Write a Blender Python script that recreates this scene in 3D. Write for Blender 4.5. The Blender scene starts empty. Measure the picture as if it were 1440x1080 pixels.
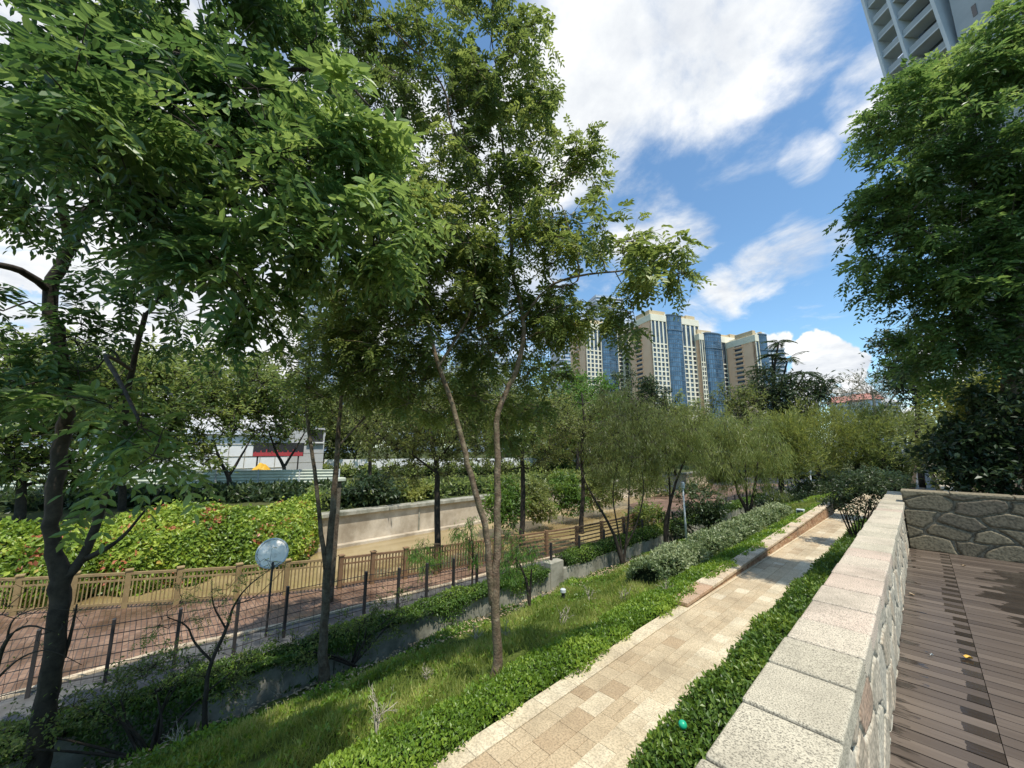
import bpy, math, random
import numpy as np
from mathutils import Vector, Matrix
rad=math.radians
sc=bpy.context.scene; COL=sc.collection
# ---------------------------------------------------------------- camera geometry
# camera at the origin; +Y runs along the stone parapet, z is measured from eye level
F=535.; TH=math.atan(88/535.); YAW=rad(46.5326)
def ray(px,py):
    r=px-720.; u=540.-py
    f=F*math.cos(TH)-u*math.sin(TH); z=u*math.cos(TH)+F*math.sin(TH)
    return np.array([r*math.cos(YAW)-f*math.sin(YAW), r*math.sin(YAW)+f*math.cos(YAW), z])
def P(px,py,d):                       # point seen in that direction at horizontal distance d
    v=ray(px,py); return v*(d/math.hypot(v[0],v[1]))
def onz(px,py,z):
    v=ray(px,py); return v*(z/v[2])
def slope_z(x):                       # the planted slope between granite path and retaining wall
    return -3.25+(min(max(x,-10.6),-3.8)+3.9)*0.348
# ---------------------------------------------------------------- object helpers
def tag(o,label=None,cat=None,group=None,kind=None):
    if label: o['label']=label
    if cat: o['category']=cat
    if group: o['group']=group
    if kind: o['kind']=kind
    return o
def thing(name,label,cat,loc=(0,0,0),rz=0,group=None):
    o=bpy.data.objects.new(name,None); COL.objects.link(o); o.empty_display_size=.2
    o.location=loc; o.rotation_euler=(0,0,rz); return tag(o,label,cat,group)
def mesh_obj(name,V,FA,mat,parent=None,attr=None,smooth=False,offset=None):
    """V (n,3) ; FA list of arrays of faces (each k x nverts) or list of lists"""
    me=bpy.data.meshes.new(name)
    V=np.asarray(V,dtype=np.float32).reshape(-1,3)
    if offset is not None: V=V-np.asarray(offset,dtype=np.float32)
    if isinstance(FA,np.ndarray): FA=[FA]
    if len(FA) and not isinstance(FA[0],np.ndarray):
        d={}
        loops=[i for f in FA for i in f]; tot=[len(f) for f in FA]
        loops=np.array(loops,dtype=np.int32); tot=np.array(tot,dtype=np.int32)
    else:
        loops=np.concatenate([f.reshape(-1) for f in FA]).astype(np.int32)
        tot=np.concatenate([np.full(len(f),f.shape[1]) for f in FA]).astype(np.int32)
    me.vertices.add(len(V)); me.vertices.foreach_set('co',V.reshape(-1))
    me.loops.add(len(loops)); me.loops.foreach_set('vertex_index',loops)
    me.polygons.add(len(tot)); st=np.concatenate([[0],np.cumsum(tot)[:-1]]).astype(np.int32)
    me.polygons.foreach_set('loop_start',st); me.polygons.foreach_set('loop_total',tot)
    me.polygons.foreach_set('use_smooth',np.full(len(tot),bool(smooth)))
    if attr is not None:
        a=me.attributes.new('tone','FLOAT','POINT'); a.data.foreach_set('value',np.asarray(attr,dtype=np.float32))
    me.update(calc_edges=True); me.validate()
    me.materials.append(mat)
    o=bpy.data.objects.new(name,me); COL.objects.link(o)
    if parent is not None: o.parent=parent
    return o
class MB:
    """collects boxes, tubes and prisms into ONE mesh"""
    def __init__(s): s.v=[]; s.f=[]; s.t=[]
    def add(s,v,f,t=.5):
        b=len(s.v); s.v+=[tuple(p) for p in v]; s.f+=[[i+b for i in q] for q in f]; s.t+=[t]*len(v)
    def box(s,x0,x1,y0,y1,z0,z1,t=.5):
        s.add([(x0,y0,z0),(x1,y0,z0),(x1,y1,z0),(x0,y1,z0),(x0,y0,z1),(x1,y0,z1),(x1,y1,z1),(x0,y1,z1)],
              [(3,2,1,0),(4,5,6,7),(0,1,5,4),(1,2,6,5),(2,3,7,6),(3,0,4,7)],t)
    def bar(s,a,b,w,h,t=.5):           # rectangular bar between two points
        a=Vector(a); b=Vector(b); d=(b-a).normalized()
        up=Vector((0,0,1)) if abs(d.z)<.95 else Vector((1,0,0))
        sd=d.cross(up).normalized()*w/2; u=sd.cross(d).normalized()*h/2
        v=[p+i*sd+j*u for p in (a,b) for i,j in ((-1,-1),(1,-1),(1,1),(-1,1))]
        s.add(v,[(0,1,2,3),(7,6,5,4),(0,4,5,1),(1,5,6,2),(2,6,7,3),(3,7,4,0)],t)
    def tube(s,pts,rs,n=6,t=.5):
        pts=[Vector(p) for p in pts]; rings=[]
        ref=Vector((.3,.2,1)).normalized(); ref2=Vector((1,.1,.2)).normalized()
        v=[]
        for i,p in enumerate(pts):
            d=(pts[min(i+1,len(pts)-1)]-pts[max(i-1,0)])
            d=d.normalized() if d.length>1e-9 else Vector((0,0,1))
            a=d.cross(ref2 if abs(d.z)>.6 else ref).normalized(); b=d.cross(a)
            r=rs[i] if hasattr(rs,'__len__') else rs
            for k in range(n):
                an=2*math.pi*k/n; v.append(p+a*math.cos(an)*r+b*math.sin(an)*r)
        f=[]
        for i in range(len(pts)-1):
            for k in range(n):
                k2=(k+1)%n; f.append((i*n+k,i*n+k2,(i+1)*n+k2,(i+1)*n+k))
        f.append(tuple(range(n))[::-1]); f.append(tuple((len(pts)-1)*n+k for k in range(n)))
        s.add(v,f,t)
    def build(s,name,mat,parent=None,smooth=False,offset=None,bevel=0,seg=1):
        o=mesh_obj(name,s.v,s.f,mat,parent,s.t,smooth,offset)
        if bevel:
            m=o.modifiers.new('bevel','BEVEL'); m.width=bevel; m.segments=seg; m.limit_method='ANGLE'
        return o
# ---------------------------------------------------------------- materials
def newmat(name):
    m=bpy.data.materials.new(name); m.use_nodes=True; nt=m.node_tree; nt.nodes.clear()
    return m,nt
def N(nt,t,**k):
    n=nt.nodes.new(t)
    for a,b in k.items():
        if a in n.inputs: n.inputs[a].default_value=b
        else: setattr(n,a,b)
    return n
def ramp(nt,stops,interp='LINEAR'):
    r=nt.nodes.new('ShaderNodeValToRGB'); r.color_ramp.interpolation=interp
    e=r.color_ramp.elements
    while len(e)<len(stops): e.new(.5)
    for i,(p,c) in enumerate(stops):
        e[i].position=p; e[i].color=(*c,1) if len(c)==3 else c
    return r
def rough_mat(name,stops,scale=6,detail=6,rough=.8,bump=.3,bscale=None,attr=0.,spec=.3,metal=0,speckle=None,dirt=None,bdist=.01):
    """noise driven colour; 'attr' mixes in the per-piece tone attribute; dirt=(colour,scale,amount)"""
    m,nt=newmat(name); L=nt.links
    out=N(nt,'ShaderNodeOutputMaterial'); bs=N(nt,'ShaderNodeBsdfPrincipled'); L.new(bs.outputs[0],out.inputs[0])
    tc=N(nt,'ShaderNodeTexCoord'); no=N(nt,'ShaderNodeTexNoise'); no.inputs['Scale'].default_value=scale; no.inputs['Detail'].default_value=detail
    no.inputs['Roughness'].default_value=.65
    L.new(tc.outputs['Object'],no.inputs['Vector'])
    fac=no.outputs['Fac']
    if attr:
        at=N(nt,'ShaderNodeAttribute'); at.attribute_name='tone'
        mx=N(nt,'ShaderNodeMix'); mx.inputs[0].default_value=attr
        L.new(no.outputs['Fac'],mx.inputs[2]); L.new(at.outputs['Fac'],mx.inputs[3]); fac=mx.outputs[0]
    r=ramp(nt,stops); L.new(fac,r.inputs[0]); colr=r.outputs[0]
    if speckle:
        sn=N(nt,'ShaderNodeTexNoise'); sn.inputs['Scale'].default_value=speckle[0]; sn.inputs['Detail'].default_value=3; L.new(tc.outputs['Object'],sn.inputs['Vector'])
        sr=ramp(nt,[(.36,(speckle[1],)*3),(.5,(1,1,1)),(.62,(speckle[2],)*3)]); L.new(sn.outputs['Fac'],sr.inputs[0])
        mm=N(nt,'ShaderNodeMix'); mm.data_type='RGBA'; mm.blend_type='MULTIPLY'; mm.inputs[0].default_value=1
        L.new(colr,mm.inputs[6]); L.new(sr.outputs[0],mm.inputs[7]); colr=mm.outputs[2]
    if dirt:
        dn=N(nt,'ShaderNodeTexNoise'); dn.inputs['Scale'].default_value=dirt[1]; dn.inputs['Detail'].default_value=8; dn.inputs['Roughness'].default_value=.7; L.new(tc.outputs['Object'],dn.inputs['Vector'])
        dr=ramp(nt,[(.45,(0,0,0)),(.7,(dirt[2],)*3)]); L.new(dn.outputs['Fac'],dr.inputs[0])
        mm=N(nt,'ShaderNodeMix'); mm.data_type='RGBA'; L.new(dr.outputs[0],mm.inputs[0]); L.new(colr,mm.inputs[6]); mm.inputs[7].default_value=(*dirt[0],1); colr=mm.outputs[2]
    L.new(colr,bs.inputs['Base Color']); bs.inputs['Roughness'].default_value=rough
    bs.inputs['Specular IOR Level'].default_value=spec; bs.inputs['Metallic'].default_value=metal
    if bump:
        bn=N(nt,'ShaderNodeTexNoise'); bn.inputs['Scale'].default_value=bscale or scale*3; bn.inputs['Detail'].default_value=8; L.new(tc.outputs['Object'],bn.inputs['Vector'])
        bp=N(nt,'ShaderNodeBump'); bp.inputs['Strength'].default_value=bump; bp.inputs['Distance'].default_value=bdist
        L.new(bn.outputs['Fac'],bp.inputs['Height']); L.new(bp.outputs[0],bs.inputs['Normal'])
    return m
def leaf_mat(name,dark,mid,light,trans=.35,rough=.42,nscale=.9,extra=None):
    m,nt=newmat(name); L=nt.links
    out=N(nt,'ShaderNodeOutputMaterial')
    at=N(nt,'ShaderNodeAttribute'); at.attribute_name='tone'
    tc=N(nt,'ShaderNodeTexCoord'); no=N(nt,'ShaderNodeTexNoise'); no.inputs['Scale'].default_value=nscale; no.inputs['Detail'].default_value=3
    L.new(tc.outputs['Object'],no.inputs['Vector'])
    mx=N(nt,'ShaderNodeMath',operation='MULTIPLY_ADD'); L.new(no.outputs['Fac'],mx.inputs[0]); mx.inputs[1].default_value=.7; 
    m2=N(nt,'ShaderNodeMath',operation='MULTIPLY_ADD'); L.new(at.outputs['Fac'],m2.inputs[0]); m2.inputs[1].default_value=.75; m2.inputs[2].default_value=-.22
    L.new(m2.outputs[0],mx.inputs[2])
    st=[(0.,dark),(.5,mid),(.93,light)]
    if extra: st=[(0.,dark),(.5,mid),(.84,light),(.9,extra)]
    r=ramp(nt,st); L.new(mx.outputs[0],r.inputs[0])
    bs=N(nt,'ShaderNodeBsdfPrincipled'); L.new(r.outputs[0],bs.inputs['Base Color']); bs.inputs['Roughness'].default_value=rough; bs.inputs['Specular IOR Level'].default_value=.45
    tr=N(nt,'ShaderNodeBsdfTranslucent')
    hs=N(nt,'ShaderNodeHueSaturation'); hs.inputs['Hue'].default_value=.482; hs.inputs['Saturation'].default_value=1.05; hs.inputs['Value'].default_value=2.0
    L.new(r.outputs[0],hs.inputs['Color']); L.new(hs.outputs[0],tr.inputs['Color'])
    ms=N(nt,'ShaderNodeMixShader'); ms.inputs[0].default_value=trans
    L.new(bs.outputs[0],ms.inputs[1]); L.new(tr.outputs[0],ms.inputs[2]); L.new(ms.outputs[0],out.inputs[0])
    return m
def plain(name,c,rough=.6,metal=0,spec=.5):
    return rough_mat(name,[(.3,tuple(x*.8 for x in c)),(.7,tuple(min(1,x*1.12) for x in c))],scale=3,rough=rough,bump=.05,metal=metal,spec=spec)
def glass_mat(name,dark,light,scale=.15,rough=.08):
    m,nt=newmat(name); L=nt.links
    out=N(nt,'ShaderNodeOutputMaterial'); bs=N(nt,'ShaderNodeBsdfPrincipled'); L.new(bs.outputs[0],out.inputs[0])
    tc=N(nt,'ShaderNodeTexCoord'); oi=N(nt,'ShaderNodeObjectInfo')
    no=N(nt,'ShaderNodeTexWhiteNoise'); 
    sn=N(nt,'ShaderNodeVectorMath',operation='SNAP'); sn.inputs[1].default_value=(2.1,2.1,3.3); L.new(tc.outputs['Object'],sn.inputs[0])
    ad=N(nt,'ShaderNodeVectorMath',operation='ADD'); L.new(sn.outputs[0],ad.inputs[0]); L.new(oi.outputs['Random'],ad.inputs[1]); L.new(ad.outputs[0],no.inputs['Vector'])
    r=ramp(nt,[(0,dark),(.6,tuple((a+b)/2 for a,b in zip(dark,light))),(1,light)]); L.new(no.outputs['Value'],r.inputs[0]); L.new(r.outputs[0],bs.inputs['Base Color'])
    bs.inputs['Roughness'].default_value=rough; bs.inputs['Specular IOR Level'].default_value=.8
    return m
M={}
M['leaf_near']=leaf_mat('leaf_near',(.016,.04,.013),(.06,.12,.032),(.22,.31,.085),trans=.42,rough=.36)  # lit yellow green against near-black shade, both put into the leaf colour
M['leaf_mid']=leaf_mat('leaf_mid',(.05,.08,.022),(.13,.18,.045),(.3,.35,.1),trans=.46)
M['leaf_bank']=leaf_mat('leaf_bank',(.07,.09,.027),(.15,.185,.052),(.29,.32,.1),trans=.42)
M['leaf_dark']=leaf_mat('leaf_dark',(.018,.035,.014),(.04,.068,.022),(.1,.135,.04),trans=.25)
M['leaf_lime']=leaf_mat('leaf_lime',(.09,.12,.03),(.17,.2,.045),(.3,.32,.09),trans=.45)
M['leaf_willow']=leaf_mat('leaf_willow',(.08,.115,.03),(.18,.22,.058),(.33,.36,.115),trans=.45)
M['leaf_bright']=leaf_mat('leaf_bright',(.05,.12,.02),(.1,.21,.035),(.2,.32,.06),trans=.38)
M['leaf_right']=leaf_mat('leaf_right',(.035,.07,.02),(.09,.165,.042),(.25,.34,.1),trans=.4)
M['leaf_hedge']=leaf_mat('leaf_hedge',(.03,.07,.012),(.085,.16,.022),(.2,.28,.04),trans=.25)
M['leaf_cover']=leaf_mat('leaf_cover',(.05,.1,.012),(.13,.23,.022),(.28,.38,.05),trans=.3)
M['leaf_pale']=leaf_mat('leaf_pale',(.06,.1,.04),(.15,.2,.07),(.34,.38,.2),trans=.25)
M['leaf_boug']=leaf_mat('leaf_boug',(.05,.1,.012),(.19,.28,.03),(.42,.48,.07),trans=.25,extra=(.5,.17,.09))
M['grass']=leaf_mat('grass_blade',(.09,.15,.02),(.2,.25,.05),(.42,.42,.14),trans=.35,rough=.6)
M['bark']=rough_mat('bark',[(.3,(.035,.024,.016)),(.55,(.11,.078,.05)),(.75,(.2,.16,.11))],scale=9,rough=.9,bump=.9,bscale=30,bdist=.02,dirt=((.25,.24,.18),3,.5))
M['bark_warm']=rough_mat('bark_warm',[(.3,(.07,.045,.028)),(.55,(.2,.14,.09)),(.75,(.36,.3,.2))],scale=9,rough=.9,bump=.9,bscale=30,bdist=.02,dirt=((.12,.13,.06),4,.6))
M['bark_dark']=rough_mat('bark_dark',[(.3,(.02,.016,.012)),(.7,(.07,.055,.04))],scale=6,rough=.9,bump=.6,bdist=.02)
M['twig']=rough_mat('bare_twig',[(.3,(.26,.22,.15)),(.7,(.5,.45,.34))],scale=12,rough=.8,bump=.3)
M['core']=rough_mat('inner_shade',[(.3,(.008,.012,.005)),(.7,(.022,.032,.012))],scale=8,rough=1,bump=.6,spec=.05)  # near-black colour painted as shade, for hedge insides and under the deck
M['soil']=rough_mat('soil',[(.3,(.025,.018,.012)),(.5,(.06,.045,.03)),(.75,(.1,.085,.05))],scale=5,rough=.95,bump=1,bscale=14,bdist=.04,spec=.1)
M['slope']=rough_mat('slope_soil',[(.3,(.04,.05,.014)),(.5,(.09,.12,.025)),(.75,(.15,.17,.04))],scale=2.2,rough=.95,bump=1,bscale=20,bdist=.04,spec=.1)
M['farland']=rough_mat('far_land',[(.3,(.03,.045,.014)),(.5,(.06,.075,.025)),(.75,(.12,.11,.05))],scale=.12,rough=.95,bump=.6,bscale=1,spec=.1)
M['granite']=rough_mat('granite',[(.0,(.40,.35,.25)),(.45,(.56,.49,.355)),(.8,(.6,.49,.37)),(1.,(.54,.36,.27))],scale=1.5,attr=.8,rough=.75,bump=.4,bscale=160,bdist=.003,speckle=(170,.38,1.2),dirt=((.2,.17,.12),2.2,.6))
M['stonewall']=rough_mat('field_stone',[(.0,(.13,.12,.11)),(.05,(.16,.145,.12)),(.1,(.36,.33,.26)),(.5,(.54,.47,.35)),(.8,(.46,.37,.26)),(1.,(.42,.25,.16))],scale=5,attr=.86,rough=.85,bump=.7,bscale=38,bdist=.01,speckle=(40,.6,1.2),dirt=((.1,.1,.07),3,.6))
M['crosswall']=rough_mat('shaded_stone',[(.0,(.24,.2,.13)),(.06,(.25,.21,.145)),(.1,(.09,.072,.05)),(.5,(.23,.19,.12)),(.8,(.15,.125,.085)),(1.,(.11,.05,.035))],scale=5,attr=.86,rough=.8,bump=.7,bscale=30,bdist=.01,speckle=(30,.6,1.2))  # olive and maroon stones, darkened overall as painted shade
M['pathtile']=rough_mat('path_tile',[(.0,(.34,.23,.13)),(.35,(.5,.39,.245)),(.7,(.58,.48,.32)),(1.,(.76,.68,.5))],scale=2.5,attr=.68,rough=.7,bump=.3,bscale=60,bdist=.004,speckle=(45,.72,1.15),dirt=((.2,.15,.09),1.1,.55))
M['curbstone']=rough_mat('curb_stone',[(.0,(.4,.22,.13)),(.5,(.58,.45,.3)),(1.,(.7,.6,.43))],scale=2.5,attr=.7,rough=.8,bump=.3,bscale=40,speckle=(40,.65,1.15),dirt=((.14,.12,.09),1.5,.6))
M['rampwall']=rough_mat('ramp_wall',[(.0,(.26,.13,.075)),(.5,(.42,.26,.15)),(1.,(.52,.38,.25))],scale=3,attr=.7,rough=.85,bump=.5,bscale=30,speckle=(30,.6,1.2))
M['joint']=rough_mat('joint_mortar',[(.3,(.09,.075,.055)),(.7,(.16,.135,.1))],scale=20,rough=.95,bump=.5)
M['concrete']=rough_mat('stained_concrete',[(.3,(.2,.185,.14)),(.5,(.35,.33,.26)),(.75,(.46,.43,.35))],scale=1.4,rough=.9,bump=.4,bscale=12,dirt=((.06,.07,.04),.9,.85))
M['canalwall']=rough_mat('canal_wall',[(.3,(.38,.31,.22)),(.55,(.58,.5,.38)),(.75,(.68,.6,.48))],scale=.5,rough=.9,bump=.3,bscale=4,dirt=((.22,.17,.11),.35,.8))
M['footpath']=rough_mat('footpath',[(.3,(.06,.062,.062)),(.55,(.105,.108,.108)),(.75,(.16,.16,.155))],scale=1.8,rough=.45,bump=.3,bscale=22,dirt=((.07,.06,.05),.8,.6))
M['metal_dark']=plain('dark_metal',(.045,.04,.038),.5,.2)
M['wood_brown']=rough_mat('shaded_wood',[(.3,(.14,.075,.04)),(.7,(.3,.19,.1))],scale=5,attr=.4,rough=.75,bump=.4)  # brown fence wood with shade put into the colour
M['wood_light']=rough_mat('sunlit_wood',[(.3,(.2,.13,.06)),(.7,(.38,.28,.13))],scale=5,attr=.4,rough=.75,bump=.4)  # lit copy of the fence wood, sunlight put into the colour
M['white']=rough_mat('white_paint',[(.3,(.76,.76,.74)),(.7,(.86,.86,.84))],scale=.8,rough=.6,bump=.05,dirt=((.5,.49,.47),.6,.3))
M['greenpanel']=rough_mat('pale_green_panel',[(.3,(.46,.5,.38)),(.7,(.64,.66,.54))],scale=.6,rough=.6,bump=.05,dirt=((.3,.3,.24),.8,.6))
M['palegrey']=rough_mat('pale_concrete',[(.3,(.42,.43,.43)),(.7,(.62,.62,.6))],scale=.4,rough=.8,bump=.1,dirt=((.28,.27,.24),.4,.7))
M['red']=plain('red_paint',(.42,.05,.06),.6)
M['yellow']=plain('yellow_paint',(.75,.42,.03),.6)
M['black']=plain('black_board',(.03,.03,.035),.5)
M['cream']=rough_mat('cream_stone',[(.3,(.72,.66,.5)),(.7,(.84,.78,.62))],scale=.2,rough=.8,bump=.03)
M['peach']=rough_mat('peach_wall',[(.3,(.86,.52,.32)),(.7,(.93,.62,.41))],scale=.1,rough=.8,bump=.03)
M['tan']=rough_mat('tan_wall',[(.3,(.5,.38,.22)),(.7,(.62,.49,.31))],scale=.1,rough=.8,bump=.03)
M['winglass']=glass_mat('window_glass',(.018,.025,.034),(.09,.12,.15))
M['bayglass']=glass_mat('bay_glass',(.03,.07,.12),(.1,.19,.29))
M['blueglass']=glass_mat('blue_glass',(.2,.27,.37),(.38,.47,.58))  # lightened glass, distance haze put into the colour
M['bluegrey']=plain('blue_grey_frame',(.1,.15,.2),.5)
M['silver']=plain('pale_band',(.55,.59,.64),.5)
M['towerwall']=rough_mat('tower_concrete',[(.3,(.33,.36,.38)),(.7,(.46,.49,.51))],scale=.2,rough=.8,bump=.05)
M['towerlight']=rough_mat('tower_light',[(.3,(.55,.58,.6)),(.7,(.7,.72,.73))],scale=.2,rough=.8,bump=.05)
M['mirrorface']=rough_mat('mirror_face',[(.38,(.66,.6,.5)),(.48,(.97,.9,.78)),(.58,(1,.95,.85))],scale=3,rough=.6,bump=.0,metal=0,spec=.15)  # matte pale mottle, the reflected sky painted into the colour
M['palelamp']=plain('pale_lamp_metal',(.6,.63,.62),.5)
M['green_ball']=plain('green_plastic',(.02,.45,.25),.35)
M['roof_red']=plain('red_roof',(.4,.17,.13),.8)
M['bld_white']=plain('far_white',(.68,.7,.74),.8)
M['leaf_yellow']=plain('fallen_yellow_leaf',(.75,.45,.06),.6)
M['leaf_tan']=plain('fallen_tan_leaf',(.45,.33,.2),.7)
# brick paving
def brick_mat():
    m,nt=newmat('brick_paving'); L=nt.links
    out=N(nt,'ShaderNodeOutputMaterial'); bs=N(nt,'ShaderNodeBsdfPrincipled'); L.new(bs.outputs[0],out.inputs[0])
    tc=N(nt,'ShaderNodeTexCoord'); br=N(nt,'ShaderNodeTexBrick'); br.inputs['Scale'].default_value=2.2
    br.inputs['Color1'].default_value=(.16,.095,.06,1); br.inputs['Color2'].default_value=(.24,.16,.105,1); br.inputs['Mortar'].default_value=(.08,.065,.055,1)
    br.inputs['Mortar Size'].default_value=.02; L.new(tc.outputs['Object'],br.inputs['Vector'])
    no=N(nt,'ShaderNodeTexNoise'); no.inputs['Scale'].default_value=.7; no.inputs['Detail'].default_value=7; L.new(tc.outputs['Object'],no.inputs['Vector'])
    r=ramp(nt,[(.35,(.55,.5,.5)),(.65,(1.35,1.25,1.2))]); L.new(no.outputs['Fac'],r.inputs[0])
    mm=N(nt,'ShaderNodeMix'); mm.data_type='RGBA'; mm.blend_type='MULTIPLY'; mm.inputs[0].default_value=1
    L.new(br.outputs['Color'],mm.inputs[6]); L.new(r.outputs[0],mm.inputs[7]); L.new(mm.outputs[2],bs.inputs['Base Color'])
    rr=ramp(nt,[(.4,(.25,)*3),(.6,(.75,)*3)]); L.new(no.outputs['Fac'],rr.inputs[0]); L.new(rr.outputs[0],bs.inputs['Roughness'])
    bp=N(nt,'ShaderNodeBump'); bp.inputs['Strength'].default_value=.4; bp.inputs['Distance'].default_value=.01; L.new(br.outputs['Fac'],bp.inputs['Height']); bp.invert=True; L.new(bp.outputs[0],bs.inputs['Normal'])
    return m
M['brick']=brick_mat()
def deck_mat():
    # brown boards; wetness darkens them and makes them glossy, its edge broken board by board
    m,nt=newmat('wet_deck_board'); L=nt.links
    out=N(nt,'ShaderNodeOutputMaterial'); bs=N(nt,'ShaderNodeBsdfPrincipled'); L.new(bs.outputs[0],out.inputs[0])
    tc=N(nt,'ShaderNodeTexCoord'); at=N(nt,'ShaderNodeAttribute'); at.attribute_name='tone'
    mp=N(nt,'ShaderNodeMapping'); mp.inputs['Scale'].default_value=(1.2,30,1); L.new(tc.outputs['Object'],mp.inputs[0])
    no=N(nt,'ShaderNodeTexNoise'); no.inputs['Scale'].default_value=1.6; no.inputs['Detail'].default_value=7; L.new(mp.outputs[0],no.inputs['Vector'])
    mx=N(nt,'ShaderNodeMix'); mx.inputs[0].default_value=.55; L.new(no.outputs['Fac'],mx.inputs[2]); L.new(at.outputs['Fac'],mx.inputs[3])
    dry=ramp(nt,[(.1,(.062,.045,.034)),(.5,(.115,.087,.066)),(.9,(.2,.155,.118))]); L.new(mx.outputs[0],dry.inputs[0])
    at2=N(nt,'ShaderNodeAttribute'); at2.attribute_name='wet'
    mp2=N(nt,'ShaderNodeMapping'); mp2.inputs['Scale'].default_value=(2.2,7,1); L.new(tc.outputs['Object'],mp2.inputs[0])
    n2=N(nt,'ShaderNodeTexNoise'); n2.inputs['Scale'].default_value=2.; n2.inputs['Detail'].default_value=5; L.new(mp2.outputs[0],n2.inputs['Vector'])
    ad=N(nt,'ShaderNodeMath',operation='MULTIPLY_ADD'); L.new(n2.outputs['Fac'],ad.inputs[0]); ad.inputs[1].default_value=.9; L.new(at2.outputs['Fac'],ad.inputs[2])
    wr=ramp(nt,[(.86,(0,0,0)),(.94,(1,1,1))]); L.new(ad.outputs[0],wr.inputs[0])
    mm=N(nt,'ShaderNodeMix'); mm.data_type='RGBA'; mm.blend_type='MULTIPLY'; mm.inputs[7].default_value=(.36,.35,.35,1)
    L.new(wr.outputs[0],mm.inputs[0]); L.new(dry.outputs[0],mm.inputs[6]); L.new(mm.outputs[2],bs.inputs['Base Color'])
    r2=N(nt,'ShaderNodeMix'); L.new(wr.outputs[0],r2.inputs[0]); r2.inputs[2].default_value=.38; r2.inputs[3].default_value=.08; L.new(r2.outputs[0],bs.inputs['Roughness'])
    bp=N(nt,'ShaderNodeBump'); bp.inputs['Strength'].default_value=.25; bp.inputs['Distance'].default_value=.004; L.new(no.outputs['Fac'],bp.inputs['Height']); L.new(bp.outputs[0],bs.inputs['Normal'])
    return m
M['deck']=deck_mat()
def water_mat():
    m,nt=newmat('muddy_water'); L=nt.links
    out=N(nt,'ShaderNodeOutputMaterial'); bs=N(nt,'ShaderNodeBsdfPrincipled'); L.new(bs.outputs[0],out.inputs[0])
    tc=N(nt,'ShaderNodeTexCoord'); mp=N(nt,'ShaderNodeMapping'); mp.inputs['Scale'].default_value=(1.6,.22,1); L.new(tc.outputs['Object'],mp.inputs[0])
    no=N(nt,'ShaderNodeTexNoise'); no.inputs['Scale'].default_value=.35; no.inputs['Detail'].default_value=6; L.new(mp.outputs[0],no.inputs['Vector'])
    r=ramp(nt,[(.35,(.22,.155,.065)),(.5,(.32,.235,.105)),(.65,(.4,.3,.145))]); L.new(no.outputs['Fac'],r.inputs[0]); L.new(r.outputs[0],bs.inputs['Base Color'])  # mud tones, with streaks painted in place of reflections
    bs.inputs['Roughness'].default_value=.04; bs.inputs['Specular IOR Level'].default_value=.9
    n2=N(nt,'ShaderNodeTexNoise'); n2.inputs['Scale'].default_value=3; n2.inputs['Detail'].default_value=5; L.new(mp.outputs[0],n2.inputs['Vector'])
    bp=N(nt,'ShaderNodeBump'); bp.inputs['Strength'].default_value=.1; bp.inputs['Distance'].default_value=.03; L.new(n2.outputs['Fac'],bp.inputs['Height']); L.new(bp.outputs[0],bs.inputs['Normal'])
    return m
M['water']=water_mat()

# ---------------------------------------------------------------- foliage
def unit(a): return a/np.maximum(np.linalg.norm(a,axis=-1,keepdims=True),1e-9)
def leaves_mesh(pos,d,nrm,L,W,tone,full=False):
    """pos,d,nrm (n,3); L,W,tone (n,). Folded leaves: 4 vertices, or 6 when full"""
    d=unit(d); s=unit(np.cross(d,nrm)); n=np.cross(s,d)
    L=L[:,None]; W=W[:,None]
    if full:
        c=[pos, pos+d*L*.28+s*W*.42+n*W*.10, pos+d*L*.66+s*W*.40+n*W*.08-n*L*.03, pos+d*L-n*L*.12, pos+d*L*.66-s*W*.40+n*W*.08-n*L*.03, pos+d*L*.28-s*W*.42+n*W*.10]
        V=np.stack(c,1); k=6
        b=(np.arange(len(pos))*6)[:,None]
        Fq=np.concatenate([b+np.array([[0,1,2,3]]),b+np.array([[0,3,4,5]])],0)
    else:
        c=[pos,pos+d*L*.5+s*W*.5+n*W*.12,pos+d*L-n*L*.08,pos+d*L*.5-s*W*.5+n*W*.12]
        V=np.stack(c,1); k=4
        b=(np.arange(len(pos))*4)[:,None]
        Fq=np.concatenate([b+np.array([[0,1,2]]),b+np.array([[0,2,3]])],0)
    return V.reshape(-1,3),Fq,np.repeat(tone,k)
def rnd_dir(rng,n,up=0.,flat=1.):
    v=rng.normal(size=(n,3)); v[:,2]*=flat; v=unit(v); v[:,2]+=up; return unit(v)
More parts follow.
